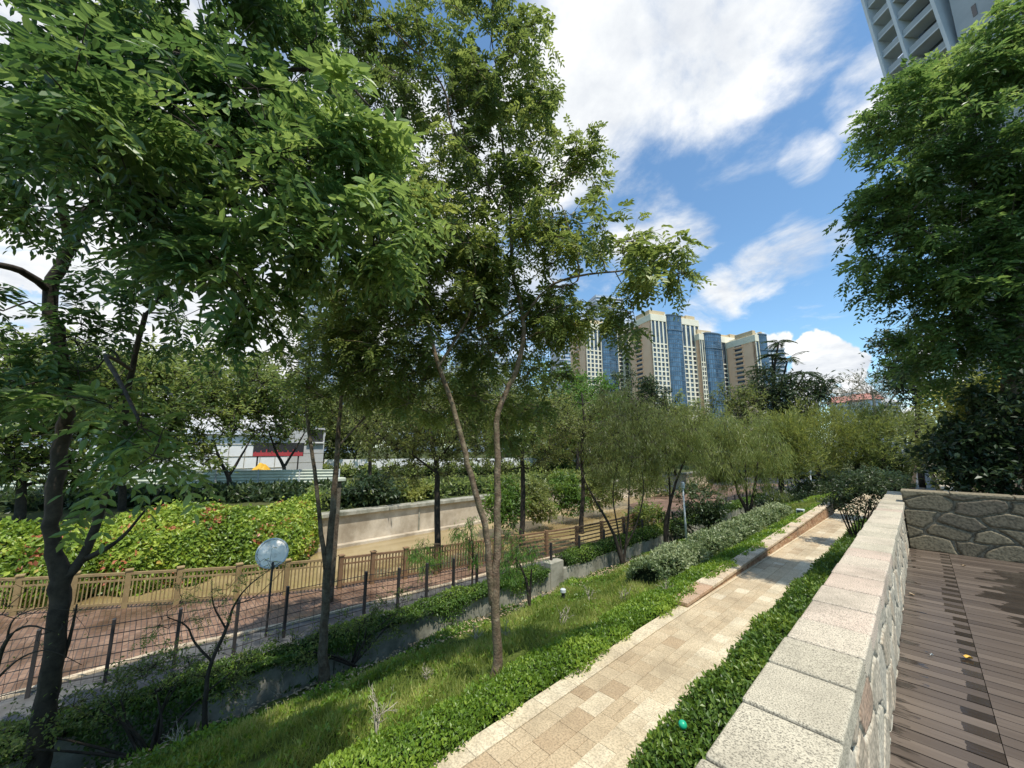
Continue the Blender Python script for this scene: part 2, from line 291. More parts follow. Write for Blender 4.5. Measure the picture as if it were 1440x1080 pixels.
def compound(rng,base,d,n_pairs,spacing,L,W,tone,droop=.35):
    """pinnate leaves: base,d (m,3) -> leaflet arrays"""
    m=len(base); k=n_pairs*2+1; t=np.concatenate([np.repeat(np.arange(1,n_pairs+1),2),[n_pairs+.7]])
    sg=np.concatenate([np.tile([1.,-1.],n_pairs),[0.]])
    d=unit(d); side=unit(np.cross(d,np.array([0,0,1.])+rng.normal(size=(m,3))*.25))
    up=np.cross(side,d)
    tt=(t*spacing)[None,:,None]
    down=np.array([0,0,-1.])
    pos=base[:,None,:]+d[:,None,:]*tt+down*(tt**2)*droop/(n_pairs*spacing)
    dirs=d[:,None,:]*(.55+.6*(sg==0))[None,:,None]+side[:,None,:]*sg[None,:,None]*.95+down*.28+rng.normal(size=(m,k,3))*.14
    nr=up[:,None,:]+rng.normal(size=(m,k,3))*.25
    sz=(1-.28*np.abs(t/n_pairs-.55))[None,:]*rng.uniform(.8,1.15,(m,k))
    tn=np.repeat(tone[:,None],k,1)+rng.normal(size=(m,k))*.06
    return pos.reshape(-1,3),dirs.reshape(-1,3),nr.reshape(-1,3),(sz*L).reshape(-1),(sz*W).reshape(-1),tn.reshape(-1)
def tube_np(mb,pts,r0,r1,n=5):
    k=len(pts); mb.tube(pts,[r0+(r1-r0)*i/(k-1) for i in range(k)],n)
def catmull(pts,sub=3):
    pts=[np.array(p,float) for p in pts]; out=[]
    for i in range(len(pts)-1):
        p0=pts[max(i-1,0)];p1=pts[i];p2=pts[i+1];p3=pts[min(i+2,len(pts)-1)]
        for j in range(sub):
            t=j/sub; out.append(.5*((2*p1)+(-p0+p2)*t+(2*p0-5*p1+4*p2-p3)*t*t+(-p0+3*p1-3*p2+p3)*t**3))
    out.append(pts[-1]); return out
def tree(name,label,cat,base,stems,blobs,leafm,barkm,seed=0,leaf='simple',L=.12,W=.05,tw=.5,ntw=7,nl=8,group=None,rb=.03,twr=.006,
         droop=.0,full=False,tipr=.25,spread=.6,twigs=True,jit=.12):
    """stems: list of (points4 [(x,y,z,r)...]); blobs: (centre, radii, n clumps, tone)"""
    rng=np.random.default_rng(seed)
    base=np.array(base,float)
    root=thing(name,label,cat,tuple(base),0,group)
    mb=MB(); nodes=[]; nrad=[]
    for st in stems:
        c=catmull(st,4); 
        # natural wobble of the bark line
        for i in range(1,len(c)-1): c[i][:3]+=rng.normal(size=3)*c[i][3]*.12
        mb.tube([p[:3] for p in c],[p[3] for p in c],8)
        for i,p in enumerate(c):
            if i>len(c)*.35 or len(stems)>1 and st is not stems[0]: nodes.append(p[:3]); nrad.append(p[3])
    nodes=np.array(nodes); nrad=np.array(nrad)
    cl=[];ct=[]
    for (c,r,n,tn) in blobs:
        q=unit(rng.normal(size=(n,3)))*rng.uniform(.15,1,(n,1))**.5
        cl.append(np.array(c)+q*np.array(r)); ct+= [tn]*n
    cl=np.concatenate(cl); ct=np.array(ct,float)
    dist=np.linalg.norm(cl[:,None]-nodes[None],axis=2).min(1); order=np.argsort(dist)
    P_=[];D_=[];T_=[];S_=[]
    for i in order:
        c=cl[i]; dd=np.linalg.norm(nodes-c,axis=1)
        # prefer nodes a bit below and inboard
        cost=dd+np.maximum(0,nodes[:,2]-c[2])*.6; j=int(np.argmin(cost)); a=nodes[j]; l=np.linalg.norm(c-a)
        if l>1e-3:
            mid=[a+(c-a)*t+rng.normal(size=3)*l*jit+np.array([0,0,l*.10*math.sin(math.pi*t)]) for t in (.33,.66)]
            pts=catmull([a,mid[0],mid[1],c],2)
            r0=min(nrad[j]*.7,rb*(.35+.5*l/2)); r0=max(r0,twr*1.5); tube_np(mb,pts,r0,r0*.45,5 if r0>.02 else 4)
            nodes=np.concatenate([nodes,np.array(pts[2:])]); nrad=np.concatenate([nrad,np.linspace(r0*.9,r0*.45,len(pts)-2)])
            out=unit(c-a)
        else: out=np.array([0,0,1.])
        tdir=unit(rnd_dir(rng,ntw,.15,.8)*spread+out*.45+np.array([0,0,-droop]))
        tl=tw*rng.uniform(.55,1.15,ntw)
        if twigs:
            for q in range(ntw):
                e=c+tdir[q]*tl[q]; mb.tube([c,c+tdir[q]*tl[q]*.55+np.array([0,0,.02]),e+np.array([0,0,-droop*tl[q]*.3])],[twr,twr*.7,twr*.35],3)
        tone=np.clip(ct[i]+rng.normal()*.14,0,1)
        u=rng.uniform(.15,1.05,(ntw,nl))
        pp=c+tdir[:,None,:]*(tl[:,None]*u)[...,None]; pp[...,2]-=droop*tl[:,None]*u*u*.3
        P_.append(pp.reshape(-1,3)); D_.append(np.repeat(tdir,nl,0)); T_.append(np.full(ntw*nl,tone)); S_.append(np.full(ntw*nl,rng.uniform(.72,1.22)))
    Pp=np.concatenate(P_);Dd=np.concatenate(D_);Tt=np.concatenate(T_); Sc=np.concatenate(S_)
    far_=np.linalg.norm(Pp,axis=1)>2.7; Pp=Pp[far_];Dd=Dd[far_];Tt=Tt[far_];Sc=Sc[far_]; n=len(Pp)   # no sprays brushing the viewpoint
    Tt=np.clip(Tt+rng.normal(size=n)*.12,0,1)
    if leaf=='compound':
        dd=unit(Dd*.55+rnd_dir(rng,n,-.1,.6)*.8+np.array([0,0,-.12]))
        a=compound(rng,Pp,dd,4,L*.42,L,W,Tt,.5)
        s9=np.repeat(Sc,9); V,Fq,T=leaves_mesh(a[0],a[1],a[2],a[3]*s9,a[4]*s9*rng.uniform(.75,1.15,len(s9)),a[5]+(rng.uniform(size=len(s9))<.012)*.5,full)
    elif leaf=='willow':
        dd=unit(Dd*.35+rnd_dir(rng,n)*.45+np.array([0,0,-.75 if droop>.2 else .35]))
        V,Fq,T=leaves_mesh(Pp+rng.normal(size=(n,3))*L*.5,dd,rng.normal(size=(n,3)),L*rng.uniform(.6,1.3,n),np.full(n,W),Tt,full)
    else:
        dd=unit(Dd*.5+rnd_dir(rng,n,-.15,.8))
        nn=np.array([0,0,1.])+rng.normal(size=(n,3))*.55
        V,Fq,T=leaves_mesh(Pp+rng.normal(size=(n,3))*L*.35,dd,nn,L*rng.uniform(.65,1.3,n),W*rng.uniform(.7,1.25,n),Tt,full)
    mb.build('trunk',barkm,root,smooth=True,offset=base)
    mesh_obj('crown',V,Fq,leafm,root,T,offset=base)
    return root
def S(*pts):      # stem points given as (px,py,dist,radius)
    return [np.array([*P(a,b,c),r]) for a,b,c,r in pts]
def B(px,py,rx,ry,d,n,tone=.5,rd=None):   # crown mass seen at px,py with apparent radii, at distance d
    c=P(px,py,d); v=ray(px,py); sl=np.linalg.norm(c); k=sl/np.linalg.norm(np.array([px-720,540-py,F]))
    R=rx*k; H=ry*k
    return (c,(R,R if rd is None else rd,H),n,tone)

def hedge(name,label,cat,path,half,z0f,h,n,leafm,L,W,seed,taper=1.,lump=.15,group=None,shrink=.8):
    """leafy strip along path [(x,y)..]; z0f(x,y)= ground"""
    rng=np.random.default_rng(seed); pts=np.array(path,float)
    seg=np.linalg.norm(np.diff(pts,axis=0),axis=1); cum=np.concatenate([[0],np.cumsum(seg)]); tot=cum[-1]
    def along(t):
        i=np.clip(np.searchsorted(cum,t,side='right')-1,0,len(seg)-1); f=(t-cum[i])/seg[i]
        p=pts[i]+(pts[i+1]-pts[i])*f[:,None]; d=(pts[i+1]-pts[i])/seg[i][:,None]; return p,d
    base=(pts[0][0],pts[0][1],z0f(*pts[0])); root=thing(name,label,cat,base,0,group)
    ph=rng.uniform(0,6,6)
    def lumpf(t,s): return 1+lump*(np.sin(t*2.1+ph[0])+.7*np.sin(t*4.7+ph[1]+s*3)+.5*np.sin(t*9.3+ph[2]-s*2))*.5
    # dark shell: shade between the leaves painted as colour, stops see-through
    nt=max(8,int(tot/.35)); T=np.linspace(0,tot,nt); A=np.linspace(0,math.pi,7)
    p,d=along(np.minimum(T,tot-1e-4)); nx=np.stack([d[:,1],-d[:,0]],1)
    V=[]
    for i in range(nt):
        e=1 if 0<i<nt-1 else .4
        for a in A:
            s=math.cos(a); zz=math.sin(a)**.6; lf=float(lumpf(T[i],s))*shrink*e
            x=p[i]+nx[i]*s*half*lf; V.append((x[0],x[1],z0f(x[0],x[1])+zz*h*lf-.02))
    Fc=[(i*7+k,(i+1)*7+k,(i+1)*7+k+1,i*7+k+1) for i in range(nt-1) for k in range(6)]
    mesh_obj('inner_shade_core',V,Fc,M['core'],root,offset=base,smooth=True)
    # leaves: density falls with distance from the viewpoint terrace, leaf size follows
    t=rng.uniform(0,tot,n*3); p,d=along(t); dist=np.linalg.norm(p,axis=1)+1.5; w=(dist.min()/dist)**1.1
    keep=rng.uniform(size=len(t))<w/ w.max(); t=t[keep][:n]; p=p[keep][:n]; d=d[keep][:n]; m=len(t)
    scl=np.clip(1/np.sqrt(w[keep][:n]),1,1.9)
    a=rng.uniform(0,math.pi,m); s=np.cos(a); lf=lumpf(t,s)*rng.uniform(.84,1.1,m)
    zz=np.sin(a)**.6; nx=np.stack([d[:,1],-d[:,0]],1); x=p+nx*(s*half*lf)[:,None]
    zg=np.array([z0f(q[0],q[1]) for q in x]); pos=np.column_stack([x,zg+zz*h*lf])
    nor=np.column_stack([nx*s[:,None],zz+.3]); dd=unit(rnd_dir(rng,m,.2)+nor*.4); nn=nor+rng.normal(size=(m,3))*.6
    tone=np.clip(.45+rng.normal(size=m)*.24+(lf-1)*1.4+.12*np.sin(t*3.1+ph[4]),0,1)
    V,Fq,TT=leaves_mesh(pos,dd,nn,L*scl*rng.uniform(.7,1.3,m),W*scl*rng.uniform(.7,1.3,m),tone)
    mesh_obj('foliage',V,Fq,leafm,root,TT,offset=base)
    return root
# ================================================================ WORLD, SUN, CAMERA
SUN_EL=rad(66); SUN_AZ=rad(104)           # azimuth measured clockwise from +Y
sd=Vector((math.sin(SUN_AZ)*math.cos(SUN_EL),math.cos(SUN_AZ)*math.cos(SUN_EL),math.sin(SUN_EL)))
w=bpy.data.worlds.new('World'); sc.world=w; w.use_nodes=True; nt=w.node_tree; nt.nodes.clear(); L=nt.links
out=N(nt,'ShaderNodeOutputWorld'); bg=N(nt,'ShaderNodeBackground'); L.new(bg.outputs[0],out.inputs[0])
sky=N(nt,'ShaderNodeTexSky'); sky.sky_type='NISHITA'; sky.sun_disc=False; sky.sun_elevation=SUN_EL; sky.sun_rotation=SUN_AZ
sky.air_density=1.0; sky.dust_density=.35; sky.ozone_density=2.2
tc=N(nt,'ShaderNodeTexCoord'); nrm=N(nt,'ShaderNodeVectorMath',operation='NORMALIZE'); L.new(tc.outputs['Generated'],nrm.inputs[0])
def cloudblob(px,py,r,amp,last):
    v=Vector(ray(px,py)).normalized(); dp=N(nt,'ShaderNodeVectorMath',operation='DOT_PRODUCT'); L.new(nrm.outputs[0],dp.inputs[0]); dp.inputs[1].default_value=v
    mr=N(nt,'ShaderNodeMapRange'); mr.interpolation_type='SMOOTHSTEP'; mr.inputs['From Min'].default_value=math.cos(rad(r)); mr.inputs['From Max'].default_value=math.cos(rad(r*.25))
    mr.inputs['To Min'].default_value=0; mr.inputs['To Max'].default_value=amp; L.new(dp.outputs['Value'],mr.inputs['Value'])
    mx=N(nt,'ShaderNodeMath',operation='MAXIMUM' if amp>0 else 'ADD'); L.new(mr.outputs[0],mx.inputs[0])
    if last is None: mx.inputs[1].default_value=0
    else: L.new(last,mx.inputs[1])
    return mx.outputs[0]
b=None
for c in [(880,40,16,.85),(960,110,12,.75),(1060,60,11,.7),(780,200,13,.85),(860,240,10,.7),(900,310,8,.62),(1010,220,7,.5),(960,330,6,.6),(1080,200,6,.45),(1130,222,4,.6),
          (985,440,4,.5),(1020,410,5,.6),(1070,380,5,.65),(1120,355,5,.62),(1160,345,4,.5),(600,300,22,.8),(300,400,36,1.0),(450,200,22,.66),(60,500,30,.72),(700,480,14,.5),(860,430,7,.3),(1215,140,5,.45),(1250,90,4,.36),(1170,170,4,.3),(150,150,26,.8),(-300,300,40,.6)]: b=cloudblob(*c,b)
for c in [(590,15,7,-.4),(1010,300,4,-.12),(640,150,5,-.1)]: b=cloudblob(*c,b)
sx=N(nt,'ShaderNodeSeparateXYZ'); L.new(nrm.outputs[0],sx.inputs[0])
za=N(nt,'ShaderNodeMath',operation='ADD'); L.new(sx.outputs[2],za.inputs[0]); za.inputs[1].default_value=.18
zm=N(nt,'ShaderNodeMath',operation='MAXIMUM'); L.new(za.outputs[0],zm.inputs[0]); zm.inputs[1].default_value=.05
dv=N(nt,'ShaderNodeVectorMath',operation='SCALE'); iv=N(nt,'ShaderNodeMath',operation='DIVIDE'); iv.inputs[0].default_value=1; L.new(zm.outputs[0],iv.inputs[1])
L.new(nrm.outputs[0],dv.inputs[0]); L.new(iv.outputs[0],dv.inputs['Scale'])
mpc=N(nt,'ShaderNodeMapping'); mpc.inputs['Scale'].default_value=(1,1,.25); mpc.inputs['Rotation'].default_value=(0,0,.5); L.new(dv.outputs[0],mpc.inputs[0])
cn=N(nt,'ShaderNodeTexNoise'); cn.inputs['Scale'].default_value=2.3; cn.inputs['Detail'].default_value=12; cn.inputs['Roughness'].default_value=.6; cn.inputs['Distortion'].default_value=.5; L.new(mpc.outputs[0],cn.inputs['Vector'])
ad=N(nt,'ShaderNodeMath',operation='MULTIPLY_ADD'); L.new(cn.outputs['Fac'],ad.inputs[0]); ad.inputs[1].default_value=2.9; L.new(b,ad.inputs[2])
dens=N(nt,'ShaderNodeMapRange'); dens.interpolation_type='SMOOTHSTEP'; dens.inputs['From Min'].default_value=1.62; dens.inputs['From Max'].default_value=2.35; L.new(ad.outputs[0],dens.inputs['Value'])
# cumulus heaps low over the horizon
b2=None
for c in [(1085,486,3.4,.85),(1150,496,3.6,.95),(1165,520,5,.9),(1215,536,5,.9),(1260,555,6,.8),(1110,545,5,.8),(1330,560,10,.7),(200,520,30,.8)]: b2=cloudblob(*c,b2)
cn2=N(nt,'ShaderNodeTexNoise'); cn2.inputs['Scale'].default_value=15; cn2.inputs['Detail'].default_value=8; cn2.inputs['Roughness'].default_value=.5; L.new(nrm.outputs[0],cn2.inputs['Vector'])
ad2=N(nt,'ShaderNodeMath',operation='MULTIPLY_ADD'); L.new(cn2.outputs['Fac'],ad2.inputs[0]); ad2.inputs[1].default_value=2.6; L.new(b2,ad2.inputs[2])
dens2=N(nt,'ShaderNodeMapRange'); dens2.interpolation_type='SMOOTHSTEP'; dens2.inputs['From Min'].default_value=1.9; dens2.inputs['From Max'].default_value=2.06; L.new(ad2.outputs[0],dens2.inputs['Value'])
dm=N(nt,'ShaderNodeMath',operation='MAXIMUM'); L.new(dens.outputs[0],dm.inputs[0]); L.new(dens2.outputs[0],dm.inputs[1])
# cloud shade: thick middles go grey
cn3=N(nt,'ShaderNodeTexNoise'); cn3.inputs['Scale'].default_value=3.2; cn3.inputs['Detail'].default_value=9; cn3.inputs['Roughness'].default_value=.62
of=N(nt,'ShaderNodeVectorMath',operation='ADD'); of.inputs[1].default_value=(3.1,.4,0); L.new(mpc.outputs[0],of.inputs[0]); L.new(of.outputs[0],cn3.inputs['Vector'])
cr=ramp(nt,[(.32,(4.8,5.1,5.6)),(.5,(6.3,6.5,6.7)),(.64,(7.6,7.6,7.6))]); L.new(cn3.outputs['Fac'],cr.inputs[0])
mixc=N(nt,'ShaderNodeMix'); mixc.data_type='RGBA'; L.new(dm.outputs[0],mixc.inputs[0])
tint=N(nt,'ShaderNodeMix'); tint.data_type='RGBA'; tint.blend_type='MULTIPLY'; tint.inputs[0].default_value=1; L.new(sky.outputs[0],tint.inputs[6]); tint.inputs[7].default_value=(1.15,1.4,1.42,1)
L.new(tint.outputs[2],mixc.inputs[6]); L.new(cr.outputs[0],mixc.inputs[7])
L.new(mixc.outputs[2],bg.inputs['Color']); bg.inputs['Strength'].default_value=.15
sl=bpy.data.lights.new('sun','SUN'); sl.energy=5.0; sl.angle=rad(.55); sl.color=(1,.95,.86)
so=bpy.data.objects.new('sun',sl); COL.objects.link(so); so.rotation_euler=(-sd).to_track_quat('-Z','Y').to_euler(); so.location=(20,10,60)
cam=bpy.data.cameras.new('camera'); cam.sensor_width=36; cam.lens=F/1440*36; cam.clip_start=.05; cam.clip_end=6000
co=bpy.data.objects.new('camera',cam); COL.objects.link(co); co.rotation_euler=(math.pi/2+TH,0,YAW); sc.camera=co
sc.render.resolution_x=1024; sc.render.resolution_y=768
sc.view_settings.view_transform='Standard'; sc.view_settings.look='None'; sc.view_settings.exposure=0; sc.view_settings.gamma=1
sc.render.engine='CYCLES'
sc.cycles.max_bounces=6; sc.cycles.diffuse_bounces=3; sc.cycles.transmission_bounces=4; sc.cycles.glossy_bounces=2

# ================================================================ SETTING
def sheet(name,V,Fc,mat,kind='structure'):
    o=mesh_obj(name,V,Fc,mat); o['kind']=kind; return o
def grid_sheet(name,xs,ys,zf,mat):
    V=[(x,y,zf(x,y)) for y in ys for x in xs]; nx=len(xs)
    Fc=[(j*nx+i,j*nx+i+1,(j+1)*nx+i+1,(j+1)*nx+i) for j in range(len(ys)-1) for i in range(nx-1)]
    return sheet(name,V,Fc,mat)
sheet('far_ground',[(-3000,-3000,-7.4),(3000,-3000,-7.4),(3000,3000,-7.4),(-3000,3000,-7.4)],[(0,1,2,3)],M['farland'])
# far bank land, with its raised edge
sheet('far_bank_ground',[(-600,-200,-4.3),(-27.3,-200,-4.3),(-27.3,75,-4.3),(-27.3,700,-4.3),(-600,700,-4.3)],[(0,1,2,3,4)],M['farland'])
sheet('terrain_beyond',[(-27.3,75,-4.4),(80,75,-4.4),(80,700,-4.4),(-27.3,700,-4.4)],[(0,1,2,3)],M['farland'])
sheet('canal_water',[(-27.2,-60,-6.5),(-8,-60,-6.5),(-8,80,-6.5),(-27.2,80,-6.5)],[(0,1,2,3)],M['water'])
bank=[(-26,-10.5),(-19.9,-2.6),(-17.5,1),(-15.4,4.9),(-15.0,6.4),(-14.3,8.6),(-13.6,11.8),(-12.6,16),(-12.3,20),(-13.2,26),(-18,31),(-19.5,40),(-20,76)]
# near bank: brick paving sheet from the bank line to the retaining wall, with a vertical concrete face into the water
def strip(name,left,xr,z,mat):
    V=[(x,y,z) for x,y in left]+[(xr,y,z) for x,y in left]; n=len(left)
    return sheet(name,V,[(i,n+i,n+i+1,i+1) for i in range(n-1)],mat)
strip('brick_promenade',bank,-10.9,-5.0,M['brick'])
V=[(x,y,z) for z in (-6.9,-5.0) for x,y in bank]; n=len(bank)
sheet('bank_edge',V,[(i,i+1,n+i+1,n+i) for i in range(n-1)],M['concrete'])
kerbl=[(-13.3,-14),(-13.25,-1.5),(-13.4,1.1),(-12.95,3.4),(-12.7,6.2),(-12.45,8.5),(-12.25,12),(-11.9,16),(-11.8,20),(-12.2,30),(-12.5,76)]
strip('footpath',kerbl,-10.92,-4.994,M['footpath'])
k=MB()
for i in range(len(kerbl)-1):
    k.bar((*kerbl[i],-4.965),(*kerbl[i+1],-4.965),.13,.07,.7)
o=k.build('kerb',M['curbstone'],bevel=.01); o['kind']='structure'
# planted slope
xs=list(np.linspace(-10.62,-3.78,24)); ys=list(np.linspace(-14,78,140)); rg=random.Random(4)
grid_sheet('planted_slope',xs,ys,lambda x,y:slope_z(x)+.05*math.sin(x*2.1+y*1.3)+.04*math.sin(x*5+y*3.1)-(.12 if x>-4 else 0)-(.1 if x<-10.2 else 0),M['slope'])
def pathz(y): return -3.2-max(0,y-7)*.021
grid_sheet('path_bed',[-3.8,-3.1,-2.3],list(np.linspace(-8,46,40)),lambda x,y:pathz(y)-.02,M['joint'])
# paving slabs of the granite path, one mesh, tone per slab
k=MB(); rg=random.Random(11)
def slab(x0,x1,y0,y1,t,dz=0):
    g=.0022; z0=pathz(y0)+dz; z1=pathz(y1)+dz; x0+=g;x1-=g;y0+=g;y1-=g
    k.add([(x0,y0,z0),(x1,y0,z0),(x1,y1,z1),(x0,y1,z1),(x0,y0,z0-.03),(x1,y0,z0-.03),(x1,y1,z1-.03),(x0,y1,z1-.03)],[(0,1,2,3),(0,4,5,1),(1,5,6,2),(2,6,7,3),(3,7,4,0)],t)
y=-6
while y<45:                              # pale edge band on the left
    l=rg.uniform(.5,.62); slab(-3.80,-3.55,y,y+l,rg.uniform(.8,1.0),.012); y+=l
for a,c in ((-3.55,-3.31),(-3.31,-3.05),(-3.05,-2.80)):      # staggered columns of brown slabs
    y=-6+rg.random()*.3
    while y<45:
        l=rg.choice((.26,.36,.36,.46)); t=min(.8,max(0,rg.gauss(.4,.13)))
        if rg.random()<.05: t=rg.uniform(.85,1)
        if rg.random()<.06: t=rg.uniform(0,.1)
        if rg.random()<.35: m_x=a+(c-a)*rg.uniform(.4,.6); slab(a,m_x,y,y+l,t); slab(m_x,c,y,y+l,min(1,max(0,t+rg.uniform(-.15,.15))))
        else: slab(a,c,y,y+l,t)
        y+=l
y=-6
while y<45:
    l=rg.uniform(.3,.42); slab(-2.80,-2.57,y,y+l,rg.uniform(.6,1.),.004); 
    y+=l
y=-6
while y<45:
    l=rg.uniform(.36,.46); slab(-2.57,-2.36,y,y+l,rg.uniform(.65,1.),.008); y+=l
o=k.build('granite_path',M['pathtile'],bevel=.003); o['kind']='structure'
# soil under the right hedge strip and terrace ground
grid_sheet('hedge_bed',[-2.36,-1.4,-.50],list(np.linspace(-8,46,30)),lambda x,y:pathz(y)-.06,M['soil'])
sheet('terrace_ground',[(-.5,10.4,-1.85),(40,10.4,-1.85),(40,74,-1.85),(-.5,74,-1.85),(-.5,74,-7),(-.5,10.4,-7),(40,74,-7)],[(0,1,2,3),(0,3,4,5),(3,2,6,4)],M['soil'])
sheet('terrace_walk',[(-.32,11.2,-1.846),(.3,11.2,-1.846),(.3,60,-1.846),(-.32,60,-1.846)],[(0,1,2,3)],M['footpath'])
# timber deck
def deck():
    rng=np.random.default_rng(5); V=[];Fc=[];tn=[];wt=[]
    pitch=.118; y=.0
    r=0
    while y<10.15:
        y0=y+.004; y1=y+pitch-.004
        wfing=rng.uniform(-.25,.25)
        cont=rng.uniform(-.1,.1)
        for (a,b2) in ((-.345,.135),(.139,2.4),(2.404,6.5)):
            t=float(np.clip(.5+rng.normal()*.22,0,1))
            xs=np.arange(a,b2+1e-4,.045 if b2<1 else .06); xs[-1]=b2
            b0=len(V); dz=rng.normal()*.0008
            for x in xs:
                # standing wet: against the wall, at the board ends beside the joint, and a pool spreading from the right
                wv=.12
                if a<-.2:
                    if x<-.25+.05*math.sin(y*5+r): wv=.42
                    if x>.135-(.11 if y<8.3 else .10)*(1+.2*math.sin(y*2)) and r%2==0: wv=1.1
                else:
                    edge=.44+.22*((r%3)/2.)+wfing*.7 + (.35 if y>8.9 else 0) - .0
                    prof=.75*math.exp(-((y-7.0)/1.7)**2)
                    xe=.30+abs(y-7.6)*.13+(.20*((r*5)%4)/3.)+wfing*.35
                    if 5.6<y<9.35: wv=max(wv,min(1.1,.12+(x-xe+.08)*5))
                if a>=0 and y<9.9 and x>1.6: wv=.5
                if a<0 and x<-.17+.05*math.sin(y*3) and 3<y<7.5: wv=max(wv,.36)
                for yy in (y0,y1): V.append((x,yy,-1.8+dz)); tn.append(t); wt.append(wv)
            m=len(xs)
            for i in range(m-1): Fc.append((b0+2*i,b0+2*i+2,b0+2*i+3,b0+2*i+1))
            # board edges
            c0=len(V)
            for x in (xs[0],xs[-1]):
                for yy in (y0,y1): V.append((x,yy,-1.83)); tn.append(t); wt.append(0)
            Fc+= [(b0,c0,c0+2,b0+2*m-2),(b0+1,b0+2*m-1,c0+3,c0+1)]
        y+=pitch; r+=1
    o=mesh_obj('timber_deck',V,Fc,M['deck'],attr=tn); a=o.data.attributes.new('wet','FLOAT','POINT'); a.data.foreach_set('value',np.array(wt,dtype=np.float32)); o['kind']='structure'
deck()
sheet('deck_underlay',[(-.3,-3,-1.84),(7,-3,-1.84),(7,10.2,-1.84),(-.3,10.2,-1.84)],[(0,1,2,3)],M['core'])  # dark sheet, the shade in the board gaps painted as its colour

# ---------------------------------------------------------------- stone faces (irregular masonry, real relief)
def stone_face(name,mat,parent,w,h,org,ux,uz,nrm_,cw,ch,seed,res=.012,depth=.03,joint=.016,off=(0,0,0)):
    rng=np.random.default_rng(seed); 
    nu=int(w/res)+1; nv=int(h/res)+1; U,Vv=np.meshgrid(np.linspace(0,w,nu),np.linspace(0,h,nv))
    gx=int(w/cw)+3; gy=int(h/ch)+3
    sx,sy=np.meshgrid(np.arange(-1,gx-1),np.arange(-1,gy-1)); 
    px=(sx+.5+rng.uniform(-.42,.42,sx.shape)+.25*(sy%2))*cw; py=(sy+.5+rng.uniform(-.32,.32,sx.shape))*ch
    tone=rng.uniform(.25,1,px.shape)
    # warp gives hand cut outlines
    wu=U+.10*cw*np.sin(Vv*9/ch*.3+1)+.06*cw*np.sin(U*23/cw*.2); wv=Vv+.08*ch*np.sin(U*11/cw*.35+2)
    ci=np.floor(wu/cw).astype(int); cj=np.floor(wv/ch).astype(int)
    D=[];Tn=[];PX=[];PY=[]
    for a in (-2,-1,0,1,2):
        for b_ in (-1,0,1):
            i=np.clip(ci+a+1,0,gx-1); j=np.clip(cj+b_+1,0,gy-1)
            x=px[j,i]; y=py[j,i]; D.append(((wu-x)/cw)**2+((wv-y)/ch)**2); Tn.append(tone[j,i]); PX.append(x);PY.append(y)
    D=np.stack(D);Tn=np.stack(Tn);PX=np.stack(PX);PY=np.stack(PY)
    o_=np.argsort(D,axis=0); 
    # distinct second cell
    f1=o_[0]; g=lambda A,ix:np.take_along_axis(A,ix[None],0)[0]
    x1,y1,t1,d1=g(PX,f1),g(PY,f1),g(Tn,f1),np.sqrt(g(D,f1)); d2=np.full_like(d1,9.)
    for k_ in range(1,7):
        ix=o_[k_]; x2,y2,dd=g(PX,ix),g(PY,ix),np.sqrt(g(D,ix)); same=(np.abs(x2-x1)+np.abs(y2-y1))<1e-6
        d2=np.where(~same&(dd<d2),dd,d2)
    e=(d2-d1)*min(cw,ch)*.5*1.2
    s=np.clip((e-joint*.4)/(joint*.7),0,1); s=s*s*(3-2*s)
    disp=s*depth*(.75+.5*t1)+np.clip(e,0,.03)*.1
    tn=np.where(s<.35,.0,t1)
    O=np.array(org,float);ux=np.array(ux,float);uz=np.array(uz,float);n_=np.array(nrm_,float)
    Vt=O+U[...,None]*ux+Vv[...,None]*uz+disp[...,None]*n_
    idx=np.arange(nu*nv).reshape(nv,nu); q=np.stack([idx[:-1,:-1],idx[:-1,1:],idx[1:,1:],idx[1:,:-1]],-1).reshape(-1,4)
    return mesh_obj(name,Vt.reshape(-1,3),q,mat,parent,tn.reshape(-1),smooth=True,offset=off)
# near parapet
pb=(-.45,0,-1.8)
par=thing('stone_parapet','long low parapet of field stones capped with pale speckled granite blocks beside the deck','parapet',pb)
m_=MB(); m_.box(-.57,-.345,-1.5,12.4,-4.2,-1.085,.5); m_.build('wall_core',M['joint'],par,offset=pb)
stone_face('stone_facing',M['stonewall'],par,12.4,.72,(-.35,0.0,-1.81),(0,1,0),(0,0,1),(1,0,0),.36,.25,3,off=pb,depth=.016,joint=.016)
stone_face('back_facing',M['stonewall'],par,13.9,2.2,(-.565,12.4,-3.3),(0,-1,0),(0,0,1),(-1,0,0),.33,.24,8,res=.03,off=pb)
rg=random.Random(21); y=-.35; i=0
while y<12.35:
    l=rg.uniform(.33,.41)
    l=min(l,12.42-y)
    k=MB(); t=rg.uniform(.1,.62)
    if 3.3<y<4.9 : t=rg.uniform(.7,.95)
    if rg.random()<.14: t=rg.uniform(.8,1)
    jx=rg.uniform(-.006,.006); jz=rg.uniform(-.003,.003)
    k.box(-.612+jx,-.298+jx*.6,y+.008,y+l-.008,-1.092,-1.0+jz,t)
    k.build('coping_block',M['granite'],par,offset=pb,bevel=.012,seg=3); y+=l; i+=1
    if l<.05: break
